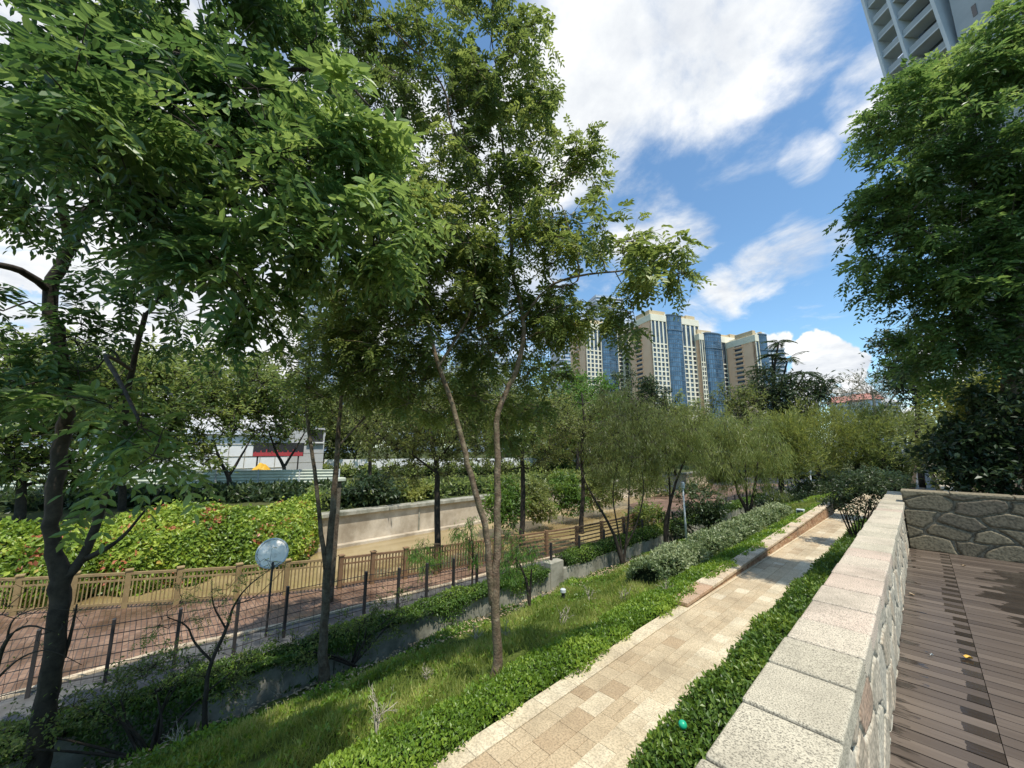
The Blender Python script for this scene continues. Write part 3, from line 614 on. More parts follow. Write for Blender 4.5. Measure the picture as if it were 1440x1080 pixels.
# cross wall
cb=(1.2,10.2,-1.8)
cw=thing('cross_wall','dark wall of large rounded stones closing the far end of the wet deck','stone wall',cb)
stone_face('stone_facing',M['crosswall'],cw,6.4,1.0,(-.31,10.16,-1.83),(1,0,0),(0,0,1),(0,-1,0),.5,.235,17,depth=.03,joint=.018,off=cb)
m_=MB(); m_.box(-.32,6.1,10.17,10.5,-1.9,-.84,.3); m_.build('wall_core',M['crosswall'],cw,offset=cb)
rg=random.Random(5); x=-.33
while x<6:
    l=rg.uniform(.45,.7); k=MB(); k.box(x,x+l-.01,10.13,10.52,-.845,-.79+rg.uniform(-.006,.006),rg.uniform(.2,.6)); k.build('coping_block',M['crosswall'],cw,offset=cb,bevel=.015,seg=2); x+=l
# low wall beyond it
lb=(.45,20,-1.85)
lw=thing('low_side_wall','low mossy stone wall receding beside the grey walk beyond the dark cross wall','low wall',lb)
m_=MB(); m_.box(.32,.6,11.5,46,-1.9,-1.2,.5); m_.build('wall_body',M['crosswall'],lw,offset=lb)
m_=MB(); m_.box(.28,.64,11.4,46.1,-1.2,-1.1,.6); m_.build('wall_cap',M['granite'],lw,offset=lb,bevel=.015)
# curb wall left of the path, its level top standing higher as the path ramps down
kb=(-3.8,8,-3.2)
cu=thing('ramp_curb_wall','reddish granite curb wall along the left edge of the sloping path','curb wall',kb)
y=8.3; rg=random.Random(8)
fc=MB()
while y<27.5:
    l=rg.uniform(.6,.9); k=MB(); t=rg.uniform(.35,.9) if y>9.6 else rg.uniform(0,.2)
    z=-3.13+.006*(y-8)
    k.box(-3.98,-3.59,y+.004,y+l-.004,z-.07,z+rg.uniform(-.003,.003),t); k.build('curb_cap',M['curbstone'],cu,offset=kb,bevel=.01,seg=2)
    yy=y
    while yy<y+l-.05:
        for zi in range(6):
            z1=z-.07-zi*.1
            if z1<pathz(yy)-.05: break
            fc.box(-3.95,-3.615+rg.uniform(-.006,.006),yy+.004,min(yy+.26,y+l)-.004,z1-.096,z1-.002,rg.uniform(.1,.95))
        yy+=.26
    y+=l
fc.build('stone_courses',M['rampwall'],cu,offset=kb,bevel=.004)

# retaining wall below the promenade
rb_=(-10.8,10,-5.7)
rw=thing('retaining_wall','stained grey concrete retaining wall under the trailing hedge at the foot of the slope','retaining wall',rb_)
y=-14
while y<76:
    l=6.0; k=MB(); k.box(-11.0,-10.66,y+.01,y+l-.01,-5.9,-4.96,.5)
    k.build('wall_panel',M['concrete'],rw,offset=rb_,bevel=.012,seg=2); y+=l
k=MB(); k.box(-11.02,-10.62,12.2,13.0,-5.7,-4.6,.8); k.build('pilaster',M['concrete'],rw,offset=rb_,bevel=.02)
# far canal wall
fb=(-27.1,20,-6.6)
fw=thing('canal_wall','cream concrete wall on the far side of the muddy canal, shaded along its top','canal wall',fb)
y=-60
k=MB(); k.box(-27.6,-27.0,-60,78,-6.9,-4.55,.5); k.build('wall_face',M['canalwall'],fw,offset=fb)
k=MB(); k.box(-27.7,-26.75,-60,78,-4.55,-4.28,.4); k.build('wall_cap',M['concrete'],fw,offset=fb,bevel=.03)
k=MB(); k.box(-27.0,-26.55,-60,78,-6.9,-6.3,.4); k.build('water_ledge',M['canalwall'],fw,offset=fb,bevel=.03)
k=MB()
for yy in (7.0,15.7,24.5,33,42): k.box(-27.0,-26.94,yy,yy+.12,-6.5,-4.55,.3)
k.build('wall_joint',M['concrete'],fw,offset=fb)

# ================================================================ FENCES
# post and wire fence along the footpath
fp=[(41,975),(148,955),(243,935),(326,917),(396,893),(508,862),(555,854),(595,844),(633,834),(666,826),(723,810),(771,801),(811,786),(846,774)]
fpts=[onz(a,b_,-5.0) for a,b_ in fp]
fpts=[np.array([p[0]*.985+.0,p[1],-5.0]) for p in fpts]
fpts=[np.array([-12.95,-3.4,-5.]),np.array([-13.05,-2.2,-5.])]+fpts
p=fpts[-1].copy()
while p[1]<60:
    p=p+np.array([-.0 if p[1]<30 else -.02,1.9 if p[1]<30 else 2.2,0]); fpts.append(p.copy())
f0=tuple(fpts[6])
wf=thing('post_and_wire_fence','dark metal post fence with thin horizontal wires along the grey footpath','fence',f0)
def fh(p): return 1.27-.02*max(0,min(p[1],16)-3)
for p in fpts:
    k=MB(); k.box(p[0]-.05,p[0]+.05,p[1]-.032,p[1]+.032,-5.35,-5+fh(p),.5); k.build('post',M['metal_dark'],wf,offset=f0,bevel=.004)
for a,b_ in zip(fpts[:-1],fpts[1:]):
    k=MB()
    for hh in (.16,.36,.56,.76,.96,1.16):
        r=hh/1.27
        k.bar((a[0],a[1],-5+fh(a)*r),(b_[0],b_[1],-5+fh(b_)*r),.014,.014)
    for t in np.linspace(0,1,7)[1:-1]:
        q=a+(b_-a)*t; h_=fh(q); k.bar((q[0],q[1],-4.95),(q[0],q[1],-5+h_*.93),.007,.007)
    k.build('wire_panel',M['metal_dark'],wf,offset=f0)
# picket fence on the canal edge
def picket(name,label,pts,mat,rails_only=False,cap=True):
    b0=(pts[0][0],pts[0][1],-5.); t=thing(name,label,'fence',b0)
    for i,p in enumerate(pts):
        k=MB(); k.box(p[0]-.075,p[0]+.075,p[1]-.075,p[1]+.075,-5.05,-3.9,.4)
        po=k.build('post',mat,t,offset=b0,bevel=.01)
        if cap:
            k=MB(); k.box(p[0]-.1,p[0]+.1,p[1]-.1,p[1]+.1,-3.9,-3.85,.6); k.build('post_cap',mat,po,offset=b0,bevel=.01)
        if i==len(pts)-1: break
        q=pts[i+1]; a=Vector((p[0],p[1],0)); c=Vector((q[0],q[1],0)); L_=(c-a).length; d=(c-a)/L_
        k=MB()
        z=lambda h:Vector((0,0,-5+h))
        k.bar(a+z(1.02)+d*.08,c+z(1.02)-d*.08,.09,.07,.35)
        if rails_only:
            for h in (.18,.36,.54,.72,.88): k.bar(a+z(h)+d*.08,c+z(h)-d*.08,.03,.055,.5)
        else:
            k.bar(a+z(.14)+d*.08,c+z(.14)-d*.08,.06,.06,.4); k.bar(a+z(.82)+d*.08,c+z(.82)-d*.08,.05,.05,.4)
            s=.14
            while s<L_-.1:
                e=a+d*s; k.bar(e+z(.08),e+z(.99),.03,.055,random.Random(int(s*100)+i).uniform(.2,1)); s+=.115
        k.build('fence_panel',mat,t,offset=b0)
    return t
def resample(pts,step):
    pts=[np.array(p,float) for p in pts]; out=[pts[0]]; 
    for a,b_ in zip(pts[:-1],pts[1:]):
        n=max(1,int(round(np.linalg.norm(b_-a)/step)))
        out+=[a+(b_-a)*j/n for j in range(1,n+1)]
    return out
pk=[(-25.5,-9.6),(-19.3,-2.35),(-17.0,1.25),(-16.1,2.7),(-14.9,5.3)]
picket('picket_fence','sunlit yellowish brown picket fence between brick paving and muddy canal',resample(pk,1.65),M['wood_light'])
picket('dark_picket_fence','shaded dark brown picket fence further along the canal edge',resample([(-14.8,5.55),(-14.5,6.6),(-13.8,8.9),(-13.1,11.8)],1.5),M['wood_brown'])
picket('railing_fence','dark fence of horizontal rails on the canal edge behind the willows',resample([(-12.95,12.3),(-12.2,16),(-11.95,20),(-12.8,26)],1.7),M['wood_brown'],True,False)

# ================================================================ SMALL THINGS
# convex mirror standing by the fence
mp_=P(383,778,13.0); mb0=(mp_[0]+.12,mp_[1],-5.0)
mi=thing('traffic_mirror','round convex traffic mirror with pale rim on a thin post by the wire fence','mirror',mb0)
k=MB(); k.tube([(mb0[0]+.03,mb0[1],-5.),(mb0[0]+.03,mb0[1],mp_[2]-.2)],[.03,.03],8); k.build('pole',M['metal_dark'],mi,offset=mb0)
nv=Vector(-mp_).normalized(); nv.z+=.05; nv.normalize(); sv=nv.cross(Vector((0,0,1))).normalized(); uv=sv.cross(nv)
V=[];Fc=[]; R_=.37; rings=8; seg=36; c=Vector(mp_)
V.append(c+nv*.05)
for i in range(1,rings+1):
    r=R_*i/rings
    for j in range(seg):
        a=2*math.pi*j/seg; V.append(c+sv*math.cos(a)*r+uv*math.sin(a)*r+nv*(.05*(1-(i/rings)**2)))
for j in range(seg): Fc.append((0,1+j,1+(j+1)%seg))
for i in range(rings-1):
    for j in range(seg): Fc.append((1+i*seg+j,1+(i+1)*seg+j,1+(i+1)*seg+(j+1)%seg,1+i*seg+(j+1)%seg))
mesh_obj('mirror_face',[tuple(v) for v in V],Fc,M['mirrorface'],mi,offset=mb0,smooth=True)
k=MB(); k.tube([c+sv*math.cos(a)*R_+uv*math.sin(a)*R_ for a in np.linspace(0,2*math.pi,40)],[.028]*40,6); k.build('rim',M['palelamp'],mi,offset=mb0,smooth=True)
k=MB(); k.tube([c-nv*.06,c-nv*.02,c],[.1,R_*.8,R_*.98],24); k.build('back_shell',M['palelamp'],mi,offset=mb0)
# lamp masts
def mast(px,pyb,pyt,X=None,z=-5.,label='',d=None,r=.045,name='lamp_post'):
    g=onz(px,pyb,z); top=ray(px,pyt)*(math.hypot(g[0],g[1])/math.hypot(*ray(px,pyt)[:2])); h=top[2]
    t=thing(name,label,'lamp post',tuple(g),0)
    k=MB(); k.tube([(g[0],g[1],z),(g[0],g[1],h-.35)],[r*1.2,r*.9],10); k.build('pole',M['palelamp'],t,offset=g,smooth=True)
    k=MB(); k.tube([(g[0],g[1],h-.35),(g[0],g[1],h-.3),(g[0],g[1],h-.05),(g[0],g[1],h)],[r,r*2.3,r*2.3,r*.8],12); k.build('lamp_head',M['palelamp'],t,offset=g)
    k=MB(); k.tube([(g[0],g[1],z),(g[0],g[1],z+.06)],[r*2.6,r*2.4],10); k.build('base_plate',M['metal_dark'],t,offset=g)
mast(966,768,678,z=-4.97,label='slim pale lamp post beside the lumpy hedge, nearer of the two')
mast(1143,696,660,z=-5.0,label='distant pale lamp post in front of the dark thicket',r=.06)
# grey square post with a pale cap behind the slim trunks
g=onz(463,846,-5.0); gp=thing('square_lamp_post','square grey post with pale glass cap rising behind the two slim dark trunks','lamp post',tuple(g))
hz=P(463,672,math.hypot(g[0],g[1]))[2]
k=MB(); k.box(g[0]-.1,g[0]+.1,g[1]-.1,g[1]+.1,-5,hz-.12,.4); k.build('post',M['bark'],gp,offset=g,bevel=.015)
k=MB(); k.box(g[0]-.2,g[0]+.2,g[1]-.2,g[1]+.2,hz-.12,hz,.4); k.build('cap',M['greenpanel'],gp,offset=g,bevel=.02)
# small floodlight box in the lawn, bollard light, green garden lamp
g=np.array([-4.3,23.3,-3.4]); t=thing('floodlight','small grey floodlight box on a stake in the grass beside the curb wall','floodlight',tuple(g))
k=MB(); k.box(g[0]-.16,g[0]+.16,g[1]-.12,g[1]+.12,g[2]+.05,g[2]+.42,.5); k.build('housing',M['palelamp'],t,offset=g,bevel=.03,seg=2)
k=MB(); k.box(g[0]-.12,g[0]+.12,g[1]-.135,g[1]-.12,g[2]+.1,g[2]+.37,.5); k.build('lens',M['winglass'],t,offset=g)
k=MB(); k.tube([(g[0],g[1],g[2]-.2),(g[0],g[1],g[2]+.06)],[.02,.02],6); k.build('stake',M['metal_dark'],t,offset=g)
g=np.array([-7.84,9.54,-4.64]); t=thing('bollard_light','short dark bollard light with pale cap at the upper edge of the grassy slope','bollard light',tuple(g))
k=MB(); k.tube([(g[0],g[1],g[2]),(g[0],g[1],g[2]+.34)],[.05,.05],10); k.build('stem',M['metal_dark'],t,offset=g)
k=MB(); k.tube([(g[0],g[1],g[2]+.34),(g[0],g[1],g[2]+.42),(g[0],g[1],g[2]+.44)],[.085,.085,.05],12); k.build('cap',M['palelamp'],t,offset=g)
g=np.array([*onz(960,1019,-2.82)]); t=thing('garden_light','small round green garden light poking out of the hedge strip beside the parapet','garden light',tuple(g))
k=MB(); r=.042; zz=np.linspace(-1,1,9); k.tube([(g[0],g[1],g[2]+z_*r) for z_ in zz],[max(.004,r*math.sqrt(max(0,1-z_*z_))) for z_ in zz],14); k.build('globe',M['green_ball'],t,offset=g,smooth=True)
k=MB(); k.tube([(g[0],g[1],g[2]-.4),(g[0],g[1],g[2]-.03)],[.01,.01],6); k.build('stake',M['metal_dark'],t,offset=g)
# fallen leaves on the deck
def fallen(x,y,s,rot,mat,label,name='fallen_leaf'):
    V=[];n=14
    for i in range(n):
        a=2*math.pi*i/n; r=s*(.5+.16*math.cos(2*a)+.06*math.sin(5*a)); V.append((math.cos(a+rot)*r*1.25,math.sin(a+rot)*r*.75,.012+.02*abs(math.sin(a*1.5))))
    V.append((0,0,.006)); Fc=[(n,i,(i+1)%n) for i in range(n)]
    o=mesh_obj(name,V,Fc,mat,smooth=True); o.location=(x,y,-1.8); tag(o,label,'leaf'); return o
q=onz(1360,927,-1.8); fallen(q[0],q[1],.05,.5,M['leaf_yellow'],'bright yellow leaf lying on the wet deck boards beside the joint')
q=onz(1283,838,-1.8); fallen(q[0],q[1],.055,1.2,M['leaf_tan'],'curled tan leaf lying against the foot of the stone parapet')
q=onz(1310,924,-1.8); fallen(q[0],q[1],.018,.2,M['palelamp'],'tiny pale leaf scrap in the middle of the dry deck boards')
q=onz(1355,797,-1.8); fallen(q[0],q[1],.04,2.2,M['leaf_tan'],'small tan leaf near the stone cross wall on the deck')

# ================================================================ FAR BANK STRUCTURES
def line_pt(y): return -54.5+(y+7.9)*.69   # run of the corrugated fence on the far bank
g=(-50,-2,-4.3); t=thing('corrugated_fence','long pale green corrugated sheet fence on the far canal bank','fence',g)
ys_=np.arange(-34,14.1,3.0)
for a,b_ in zip(ys_[:-1],ys_[1:]):
    xa=line_pt(a); xb=line_pt(b_); V=[];Fc=[]
    d=np.array([xb-xa,b_-a]); nn=np.array([d[1],-d[0]])/np.linalg.norm(d); nz=31
    for i in range(nz):
        z=-4.3+i*2.1/30; of_=.035*math.sin(i*math.pi*.5)
        for (x,y) in ((xa,a+.03),(xb,b_-.03)): V.append((x+nn[0]*of_,y+nn[1]*of_,z))
    for i in range(nz-1): Fc.append((2*i,2*i+1,2*i+3,2*i+2))
    mesh_obj('fence_panel',V,Fc,M['greenpanel'],t,offset=g)
    k=MB(); k.box(xb-.05,xb+.05,b_-.05,b_+.05,-4.3,-2.15); k.build('post',M['palegrey'],t,offset=g)
# white building behind (wall panels, joints, roof), concrete block, sign, yellow cover
def frame_building(name,label,cat,pxl,pxr,dist,z0,z1,depth,wallm,roofm,group=None,face=None,roof_h=.5,over=.5):
    a=P(pxl,600,dist); b_=P(pxr,600,dist if face is None else face); ang=math.atan2(b_[1]-a[1],b_[0]-a[0]); W=float(np.hypot(b_[0]-a[0],b_[1]-a[1]))
    t=thing(name,label,cat,(a[0],a[1],z0),ang,group); k=MB(); k.box(0,W,0,depth,0,z1-z0,.5); k.build('wall',wallm,t)
    if roofm:
        k=MB(); k.box(-over,W+over,-over,depth+over,z1-z0,z1-z0+roof_h,.5); k.build('roof',roofm,t)
    return t,W
t,W=frame_building('site_building','white panelled site building behind the corrugated fence on the far bank','building',-60,452,62,-4.3,1.5,10,M['white'],M['bld_white'])
k=MB(); x=0
while x<W: k.box(x,x+.06,-.07,-.002,0,5.8); x+=1.7
k.box(0,W,-.05,-.003,3.0,3.1); k.build('panel_joint',M['concrete'],t)
k=MB(); k.box(0,W,-.06,-.003,1.5,1.58); k.box(0,W,-.06,-.003,4.5,4.58); k.build('rail_line',M['concrete'],t)
t,W=frame_building('concrete_block_building','pale grey concrete block with a dark opening at the end of the white site building','building',408,458,56,-4.3,2.4,8,M['palegrey'],None)
k=MB(); k.box(W*.52,W*.95,-.06,-.005,4.9,6.5); k.build('opening',M['black'],t)
k=MB(); k.box(W*.5,W*.97,-.35,-.02,4.72,4.88); k.build('ledge',M['white'],t)
k=MB()
for i in range(1,5): k.box(0,W,-.02,-.001,i*1.15,i*1.15+.04)
k.build('joint_line',M['concrete'],t)
a=P(356,632,54); t=thing('site_sign','wide red and black sign board raised on posts in front of the white building','sign',(a[0],a[1],-4.3),YAW+rad(22))
k=MB(); k.box(0,5.2,0,.12,3.15,4.75); k.build('board',M['black'],t)
k=MB(); 
k.box(.05,5.15,-.04,-.005,3.2,3.62)
for i in range(9): x=.2+i*.55; h=.1+.3*((i*7)%5)/5; k.box(x,x+.12,-.04,-.005,3.62,3.62+h)
k.build('red_band',M['red'],t)
for x in (.4,4.6):
    k=MB(); k.box(x,x+.15,.12,.25,0,4.2); k.build('post',M['metal_dark'],t)
a=P(362,668,52); g=(a[0],a[1],-4.3); t=thing('covered_pile','yellow tarpaulin covered pile showing above the corrugated fence','tarpaulin pile',g,YAW+rad(25))
rng=np.random.default_rng(2); V=[];nu=22;nv_=9
for j in range(nv_):
    for i in range(nu):
        u=i/(nu-1)*2-1; v=j/(nv_-1)*2-1; h=2.3*max(0,1-abs(u)**2.5)**.4*max(0,1-abs(v)**3)**.5+rng.normal()*.1; V.append((u*2.6,v*1.0,max(0,h*(.8+.25*math.sin(u*5+1)))))
mesh_obj('tarpaulin',V,[(j*nu+i,j*nu+i+1,(j+1)*nu+i+1,(j+1)*nu+i) for j in range(nv_-1) for i in range(nu-1)],M['yellow'],t)
k=MB(); k.box(-2.2,2.2,-1.1,1.1,0,.5); k.build('pallet_base',M['wood_brown'],t)

# ================================================================ CITY BUILDINGS
DIR=rad(66.5)
def beige_tower(label,pxl,pxr,ytop,dist,bay,depth=26,sidem='peach',nl=4,nr=4,rows=26,parh=9):
    a=P(pxl,ytop,dist); e=np.array([math.cos(DIR),math.sin(DIR)])
    r=ray(pxr,ytop); tt=r[0]/r[1]; s=(tt*a[1]-a[0])/(e[0]-tt*e[1]); W=float(s); zt=a[2]; z0=-8.; H=zt-z0
    t=thing('apartment_tower',label,'building',(a[0],a[1],z0),DIR)
    k=MB(); k.box(.3,W-.3,.6,depth-.3,0,H-parh,.5); k.build('tower_body',M['tan'],t)
    k=MB(); k.box(0,.4,.2,depth,0,H-parh+1,.5); k.box(0,.4,0,2.2,0,H-parh,.5); sw=k.build('side_wall',M[sidem],t)
    # crown: stepped parapet blocks
    k=MB(); k.box(-.4,W*bay[0],-.5,depth+.3,H-parh,H-parh*.45,.5); k.box(W*bay[1],W+.3,-.5,depth+.3,H-parh,H-parh*.45,.5); k.box(W*bay[0],W*bay[1],1.4,depth,H-parh,H-parh*.2,.5)
    k.build('cornice',M['cream'],t,bevel=.1)
    k=MB(); k.box(.8,W*.34,2,depth*.7,H-parh*.45,H,.5); k.box(W*.34,W*.78,3,depth*.7,H-parh*.45,H-1.2,.5); k.box(W*.78,W-1.0,2,depth*.7,H-parh*.45,H-.2,.5)
    k.build('roof_block',M['tan'],t,bevel=.1)
    fh_=3.5; tall=5
    zb=H-parh
    for (u0,u1,nc) in ((0.0,bay[0],nl),(bay[1],1.0,nr)):
        x0=W*u0; x1=W*u1; cwid=(x1-x0)/nc; k=MB()
        for i in range(nc+1):
            w_=cwid*.17; xx=x0+i*cwid; k.box(xx-(w_ if i else .0),xx+(w_ if i<nc else 0),-.35,.6,0,zb,.5)
        z=zb-tall*fh_
        while z>H*.12: 
            k.box(x0+.02,x1-.02,-.28,.58,z-.55,z+.35,.5); z-=fh_
        k.build('facade_grid',M['cream'],t)
        for i in range(nc):
            xa=x0+i*cwid+cwid*.15; xb=x0+(i+1)*cwid-cwid*.15
            kk=MB(); kk.box(xa,xb,.1,.5,zb-tall*fh_,zb-.3); 
            for q in range(1,tall): pass
            kk.build('tall_window',M['winglass'],t)
            z=zb-tall*fh_; r_=0
            while z>H*.2 and r_<14:
                kk=MB(); kk.box(xa,xb,.12,.5,z-fh_+.2,z-.5); kk.build('window',M['winglass'],t); z-=fh_; r_+=1
    # bowed glass bay
    x0=W*bay[0]; x1=W*bay[1]; n=12; V=[]; zt2=H-parh*.35; pr=(x1-x0)*.20
    for z in (0,zt2):
        for i in range(n+1):
            a_=math.pi*i/n; V.append((x0+(x1-x0)*(1-math.cos(a_))/2,.4-pr*math.sin(a_)**.8-.2,z))
    Fc=[(i,i+1,n+2+i,n+1+i) for i in range(n)]; Fc.append(tuple(range(n+1,2*n+2)))
    gb=mesh_obj('glass_bay',V,Fc,M['bayglass'],t)
    k=MB()
    for i in range(n+1):
        v=V[i]; k.box(v[0]-.12,v[0]+.12,v[1]-.12,v[1]+.1,0,zt2+.3)
    z=4
    while z<zt2:
        for i in range(n): k.bar((V[i][0],V[i][1]-.05,z),(V[i+1][0],V[i+1][1]-.05,z),.14,.5)
        z+=3.5
    for zz_ in (zt2-.3,zt2-12): 
        for i in range(n): k.bar((V[i][0],V[i][1]-.2,zz_),(V[i+1][0],V[i+1][1]-.2,zz_),.5,.9)
    k.build('mullions',M['bluegrey'],gb)
    # balconies on the flank
    for q in range(16):
        z=zb-2-q*3.5
        if z<6: break
        k=MB(); k.box(-.9,0,depth*.42,depth*.75,z,z+1.1); k.build('balcony',M['peach'],t)
        k=MB(); k.box(-.03,.01,depth*.46,depth*.71,z+1.1,z+3.0); k.build('flank_window',M['winglass'],t)
    return t
beige_tower('leftmost of the three cream apartment towers, partly hidden by hanging leaves, dark blue glass bay',823,898,447,300,(.27,.56))
beige_tower('tallest cream and peach apartment tower with curved blue glass bay, middle of three',914,980,434,292,(.31,.62))
beige_tower('lowest cream apartment tower, rightmost of the three full ones, with tall curved glass bay',982,1041,462,318,(.1,.48),nl=2)
beige_tower('narrow peach flanked tower end at the right of the cream apartment towers',1060,1076,463,322,(.3,.99),depth=24,nl=1,nr=1)
def glass_tower(label,px,wpx,ytop,dist,mat='blueglass',band='silver',curved=False,fl=3.8,vert=False):
    a=P(px,ytop,dist); z0=-8; H=a[2]-z0; W=wpx/F*dist*.9; t=thing('office_tower',label,'building',(a[0],a[1],z0),math.atan2(a[1],a[0])-math.pi/2+.5)
    k=MB(); k.box(-W/2,W/2,0,W*.8,0,H,.5)
    if curved: k.box(-W/2,W*.2,.5,W*.7,H,H+8,.5)
    k.build('glass_body',M[mat],t)
    k=MB(); z=H*.25
    if vert:
        for i in range(9):
            x=-W/2+W*i/8; k.box(x-.35,x+.35,-.5,0,0,H)
    while z<H+(8 if curved else 0):
        k.box(-W/2-.4,W/2+.4,-.6,W*.8+.4,z,z+fl*.36); z+=fl
    k.build('floor_bands',M[band],t)
glass_tower('pale striped glass office tower just left of the cream apartments',803,42,458,380)
glass_tower('office tower with curved striped crown rising behind the cream apartments',858,48,425,430,curved=True)
glass_tower('tall blue glass tower glimpsed through the middle tree',690,70,345,330,vert=True)
glass_tower('blue glass tower seen between the big leaves and middle tree',493,70,345,300,vert=True)
glass_tower('dim glass tower behind the middle tree lower left',600,55,430,360)
glass_tower('slim grey block to the right of the cream apartment towers',1090,22,492,420,mat='winglass')
for i,(px,yt,w_,lab,rm) in enumerate([(1188,566,26,'low white house with red roof left of the far row','roof_red'),(1216,562,24,'far house with red roof in the middle of the distant row','roof_red'),(1244,566,22,'far white block at right end of the distant row',None),(1196,552,14,'taller pale block peeping behind the red roofed houses',None)]):
    d=210+(40 if i==3 else 0); a=P(px,yt,d); t=thing('distant_house',lab,'house',(a[0],a[1],-5),rad(5)); W=w_/F*d; H=a[2]+5
    k=MB(); k.box(-W/2,W/2,0,8,0,H); k.build('wall',M['bld_white'],t)
    if rm:
        k=MB(); k.add([(-W/2-1,-1,H),(W/2+1,-1,H),(W/2+1,9,H),(-W/2-1,9,H),(-W/2+1,4,H+3),(W/2-1,4,H+3)],[(0,1,5,4),(2,3,4,5),(0,4,3),(1,2,5)]); k.build('roof',M[rm],t)
    for j in range(4):
        k=MB(); x=-W/2+W*(j+.3)/4; k.box(x,x+W*.1,-.1,-.01,H-3,H-1.4); k.build('window',M['winglass'],t)
# residential tower on the right
ang=-rad(40.5); K=np.array([9.7*1.02,69.3*1.02]); tw_=thing('residential_tower','tall grey residential tower with deep balconies and slanting fins, top right','building',(K[0],K[1],-6),ang)
flr=3.45; nfl=36
def lean(z): return -(z-45)*.075        # fins drift outward as they rise
for fl_ in range(8,nfl):
    z=fl_*flr; lx=lean(z)
    for (x0,x1,dep) in ((-7.1+lx,-4.5+lx,2.2),(-4.1+lx,-.2+lx*.8,2.0),(7.6,13.5,2.4)):
        k=MB(); k.box(x0,x1,-.05,dep,z,z+.22); b1=k.build('balcony_slab',M['towerlight'],tw_)
        k=MB(); k.box(x0+.02,x1-.02,-.03,.05,z+.22,z+1.15); k.build('balustrade',M['towerwall'],b1)
        k=MB(); k.box(x0+.5,x1-.1,dep+.02,dep+.1,z+.3,z+2.9); k.build('glazing',M['winglass'],tw_)
k=MB()
z0=7*flr; z1=nfl*flr
for x in (-7.3,-4.3,0):
    k=MB(); k.add([(x-.2+lean(z0),-.35,z0),(x+.2+lean(z0),-.35,z0),(x+.2+lean(z0),2.4,z0),(x-.2+lean(z0),2.4,z0),(x-.2+lean(z1),-.35,z1),(x+.2+lean(z1),-.35,z1),(x+.2+lean(z1),2.4,z1),(x-.2+lean(z1),2.4,z1)],
      [(3,2,1,0),(4,5,6,7),(0,1,5,4),(1,2,6,5),(2,3,7,6),(3,0,4,7)]); k.build('fin',M['towerlight'],tw_)
k=MB(); k.box(-7.0,14,2.6,16,0,nfl*flr); k.build('tower_core',M['towerwall'],tw_)
k=MB(); k.box(.3+lean(z1)*.1,4.6,.2,2.7,0,nfl*flr); pw=k.build('plain_wall',M['towerwall'],tw_)
for fl_ in range(8,nfl):
    k=MB(); k.box(1.5,1.95,.15,.2,fl_*flr+.9,fl_*flr+2.5); k.build('slot_window',M['winglass'],pw)
k=MB(); k.box(4.6,5.1,-.6,2.6,0,nfl*flr); k.build('light_fin',M['towerlight'],tw_)
for fl_ in range(8,nfl,1):
    k=MB(); k.box(5.2,7.5,1.2,2.61,fl_*flr+.3,fl_*flr+3.2); k.build('window',M['winglass'],tw_)
k=MB(); k.add([(-8.6,3,0),(-7.2,2.5,0),(-7.2,10,0),(-8.6,10,0),(-8.6,3,52),(-7.2,2.5,52),(-7.2,10,52),(-8.6,10,52)],[(3,2,1,0),(4,5,6,7),(0,1,5,4),(1,2,6,5),(2,3,7,6),(3,0,4,7)]); k.build('side_wing',M['towerwall'],tw_)

# ================================================================ TREES
mk=M
